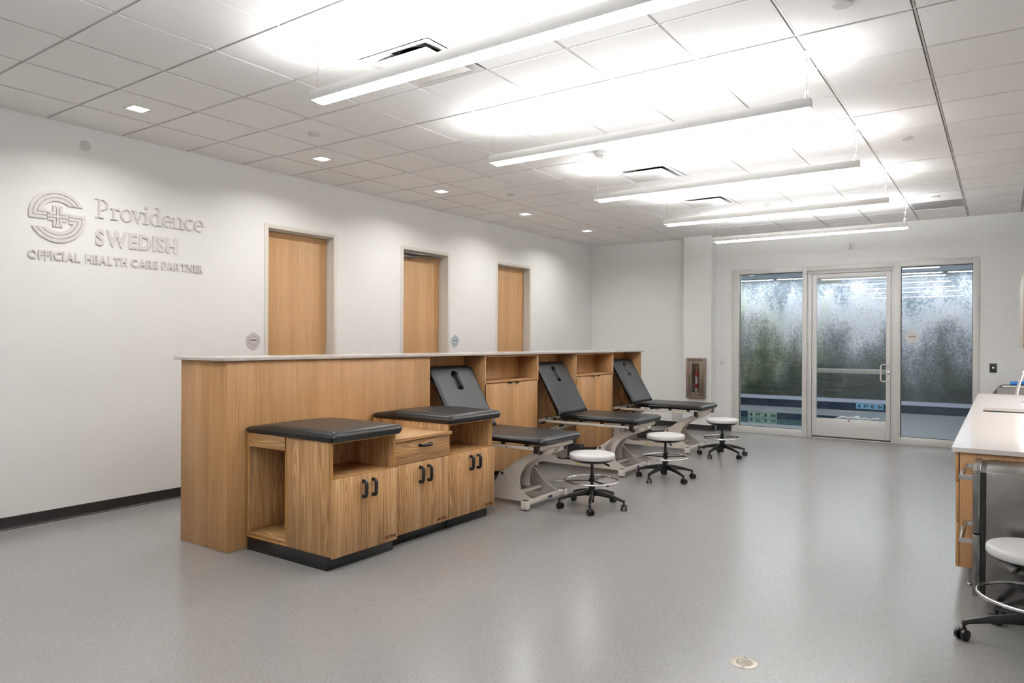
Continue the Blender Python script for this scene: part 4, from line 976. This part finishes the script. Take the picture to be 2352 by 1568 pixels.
MB().tube([(6.624, fy, 1.105), (6.604, fy, 1.02), (6.598, fy, .985)], [.014, .017, .018], 16).build('spray_head', CHROME, t, smooth=True)
MB().tube([(6.622, fy - .01, 1.155), (6.616, fy - .022, 1.11)], [.006, .010], 10).build('spray_button', STEEL, t, smooth=True)
MB().tube([(6.81, fy - .02, .93), (6.78, fy - .05, .935), (6.70, fy - .07, .95)], [.012, .010, .006], 10).build('faucet_lever', CHROME, t, smooth=True)
tag(MB().lathe([(.0, 0), (.016, 0), (.018, .003), (.016, .016), (.010, .02), (.010, .032), (0, .034)], (6.672, 9.47, CZ), 20).build('soap_pump_cap', CHROME, None, smooth=True), 'small chrome soap dispenser knob on the worktop beside the faucet', 'soap dispenser')
t = thing('base_cabinet', 'oak veneer base cabinet with three drawers at the end of the worktop', 'cabinet', (6.55, 5.6, .11), 'oak base cabinets under the worktop')
def base_cab(t, y0, y1, end=False):
    c = MB(); c.box(6.262, XR - .003, y0, y0 + .02, .118, .835); c.box(6.262, XR - .003, y1 - .02, y1, .118, .835); c.box(6.262, XR - .003, y0 + .02, y1 - .02, .118, .136); c.box(XR - .015, XR - .003, y0 + .02, y1 - .02, .136, .835); c.box(6.262, 6.30, y0 + .02, y1 - .02, .80, .835)
    c.build('carcass', OAKV, t, bevel=.001, seg=1)
    for x in (6.33, XR - .1):
        for y in (y0 + .07, y1 - .07): MB().lathe([(.030, 0), (.032, .004), (.022, .012), (.022, .118)], (x, y, 0), 20).build('leg', STEEL, t, smooth=True)
t_ = t
base_cab(t, 5.215, 6.0)
for z0, z1, xo in ((.652, .833, 6.238), (.402, .646, 6.241), (.118, .396, 6.241)):
    MB().box(xo, xo + .019, 5.218, 5.997, z0, z1).build('drawer', OAKV, t, bevel=.0015, seg=1)
for k, (a, b_) in enumerate(((6.003, 7.2), (7.203, 7.95), (7.953, 8.9), (8.903, 9.98), (9.983, 11.04))):
    if k in (1, 2): a_ = a
    t = thing('base_cabinet', ('second', 'third', 'fourth', 'fifth', 'farthest')[k] + ' oak base cabinet under the right worktop', 'cabinet', (6.55, (a + b_) / 2, 0), 'oak base cabinets under the worktop')
    c = MB(); top = .655 if k == 2 else .835
    c.box(6.262, XR - .003, a, a + .02, .118, top); c.box(6.262, XR - .003, b_ - .02, b_, .118, top); c.box(6.262, XR - .003, a + .02, b_ - .02, .118, .136); c.build('carcass', OAKV, t)
    MB().box(6.241, 6.26, a + .002, (a + b_) / 2 - .001, .118, .833).build('cabinet_door', OAKV, t, bevel=.0015, seg=1)
    MB().box(6.241, 6.26, (a + b_) / 2 + .001, b_ - .002, .118, .833).build('cabinet_door', OAKV, t, bevel=.0015, seg=1)
    MB().box(6.32, 6.34, a, b_, 0, .117).build('toe_kick', TOE, t)
# fridge
t = thing('undercounter_fridge', 'stainless steel two-drawer fridge standing at the worktop end', 'fridge', (6.65, 4.93, 0))
FY0, FY1 = 4.665, 5.185; FZ = .808
MB().box(6.406, XR - .01, FY0, FY1, .11, FZ).build('body', STEEL, t, bevel=.004)
MB().box(6.425, XR - .02, FY0 + .004, FY1 - .01, .012, .109).build('plinth', STEEL, t, bevel=.002)
MB().box(6.43, XR - .03, FY0 + .02, FY1 - .02, 0, .011).build('plinth_foot', BLACKP, t)
MB().box(6.382, 6.405, FY0 + .008, FY1 - .008, .125, FZ - .006).build('door_gasket', BLACKP, t)
for z0, z1, zh in ((.462, .812, .765), (.118, .456, .415)):
    d = MB().box(6.345, 6.381, FY0, FY1, z0, z1).build('fridge_drawer', STEEL, t, bevel=.003)
    h = MB(); h.tube([(6.292, FY0 + .01, zh), (6.292, FY1 - .01, zh)], .013, 14)
    for y in (FY0 + .03, FY1 - .03): h.box(6.282, 6.346, y - .012, y + .012, zh - .013, zh + .010)
    h.build('handle', CHROME, d, smooth=True)
    MB().lathe([(.006, 0), (.006, .001)], (6.363, FY0 + .06, .8125), 12).build('lock_pin', CHROME, d) if z0 > .4 else None
# upper cabinets
UX = 6.65
for i, (a, b_) in enumerate(((5.3, 7.05), (7.053, 8.8))):
    t = thing('upper_cabinet', ('near', 'middle')[i] + ' oak wall cabinet above the right worktop', 'cabinet', (6.76, (a + b_) / 2, 1.47), 'wall cabinets above the worktop')
    MB().box(UX + .02, XR - .001, a, b_, 1.47, 2.236).build('carcass', OAKV, t)
    ym = (a + b_) / 2
    for p, q in ((a + .002, ym - .001), (ym + .001, b_ - .002)): MB().box(UX, UX + .019, p, q, 1.46, 2.235).build('cabinet_door', OAKV, t, bevel=.0015, seg=1)
t = thing('upper_cabinet', 'pale cream wall cabinet at the far end above the worktop', 'cabinet', (6.76, 9.95, 1.47), 'wall cabinets above the worktop')
MB().box(UX + .02, XR - .001, 8.803, 11.1, 1.47, 2.236).build('carcass', CREAM, t); MB().box(UX, UX + .019, 8.805, 9.95, 1.46, 2.235).build('cabinet_door', CREAM, t, bevel=.0015, seg=1); MB().box(UX, UX + .019, 9.953, 11.1, 1.46, 2.235).build('cabinet_door', CREAM, t, bevel=.0015, seg=1)
t = thing('under_cabinet_light', 'bright led strip under the wall cabinets lighting the backsplash', 'light strip', (6.76, 8.2, 1.45))
MB().box(6.70, 6.76, 5.4, 11.05, 1.4545, 1.4695).build('housing', WHITEP, t); MB().box(6.705, 6.755, 5.42, 11.03, 1.451, 1.4542).build('diffuser', UCL, t)
# grey bin and blue tub past the end of the worktop
t = thing('waste_bin', 'grey plastic bin with a dark curved side behind the worktop end', 'bin', (6.6, 11.55, 0))
MB().prism([(6.40, 0), (6.86, 0), (6.86, .955), (6.475, .955), (6.44, .93), (6.395, .87), (6.345, .79), (6.36, .3)], 11.42, 11.80, 'xz').build('bin_body', DARKG, t, bevel=.012)
MB().box(6.42, 6.84, 11.405, 11.419, .2, .93).build('front_panel', GREYBIN, t, bevel=.004)
MB().box(6.478, 6.85, 11.40, 11.42, .935, .957).build('bin_rim', GREYP, t, bevel=.003)
t = thing('foam_roller', 'blue tube lying on the grey bin beside the faucet', 'roller', (6.7, 11.5, .96))
MB().tube([(6.562, 11.46, .985), (6.66, 11.47, .992), (6.86, 11.6, 1.0)], .026, 16).build('roller_body', BLUEP, t, smooth=True)
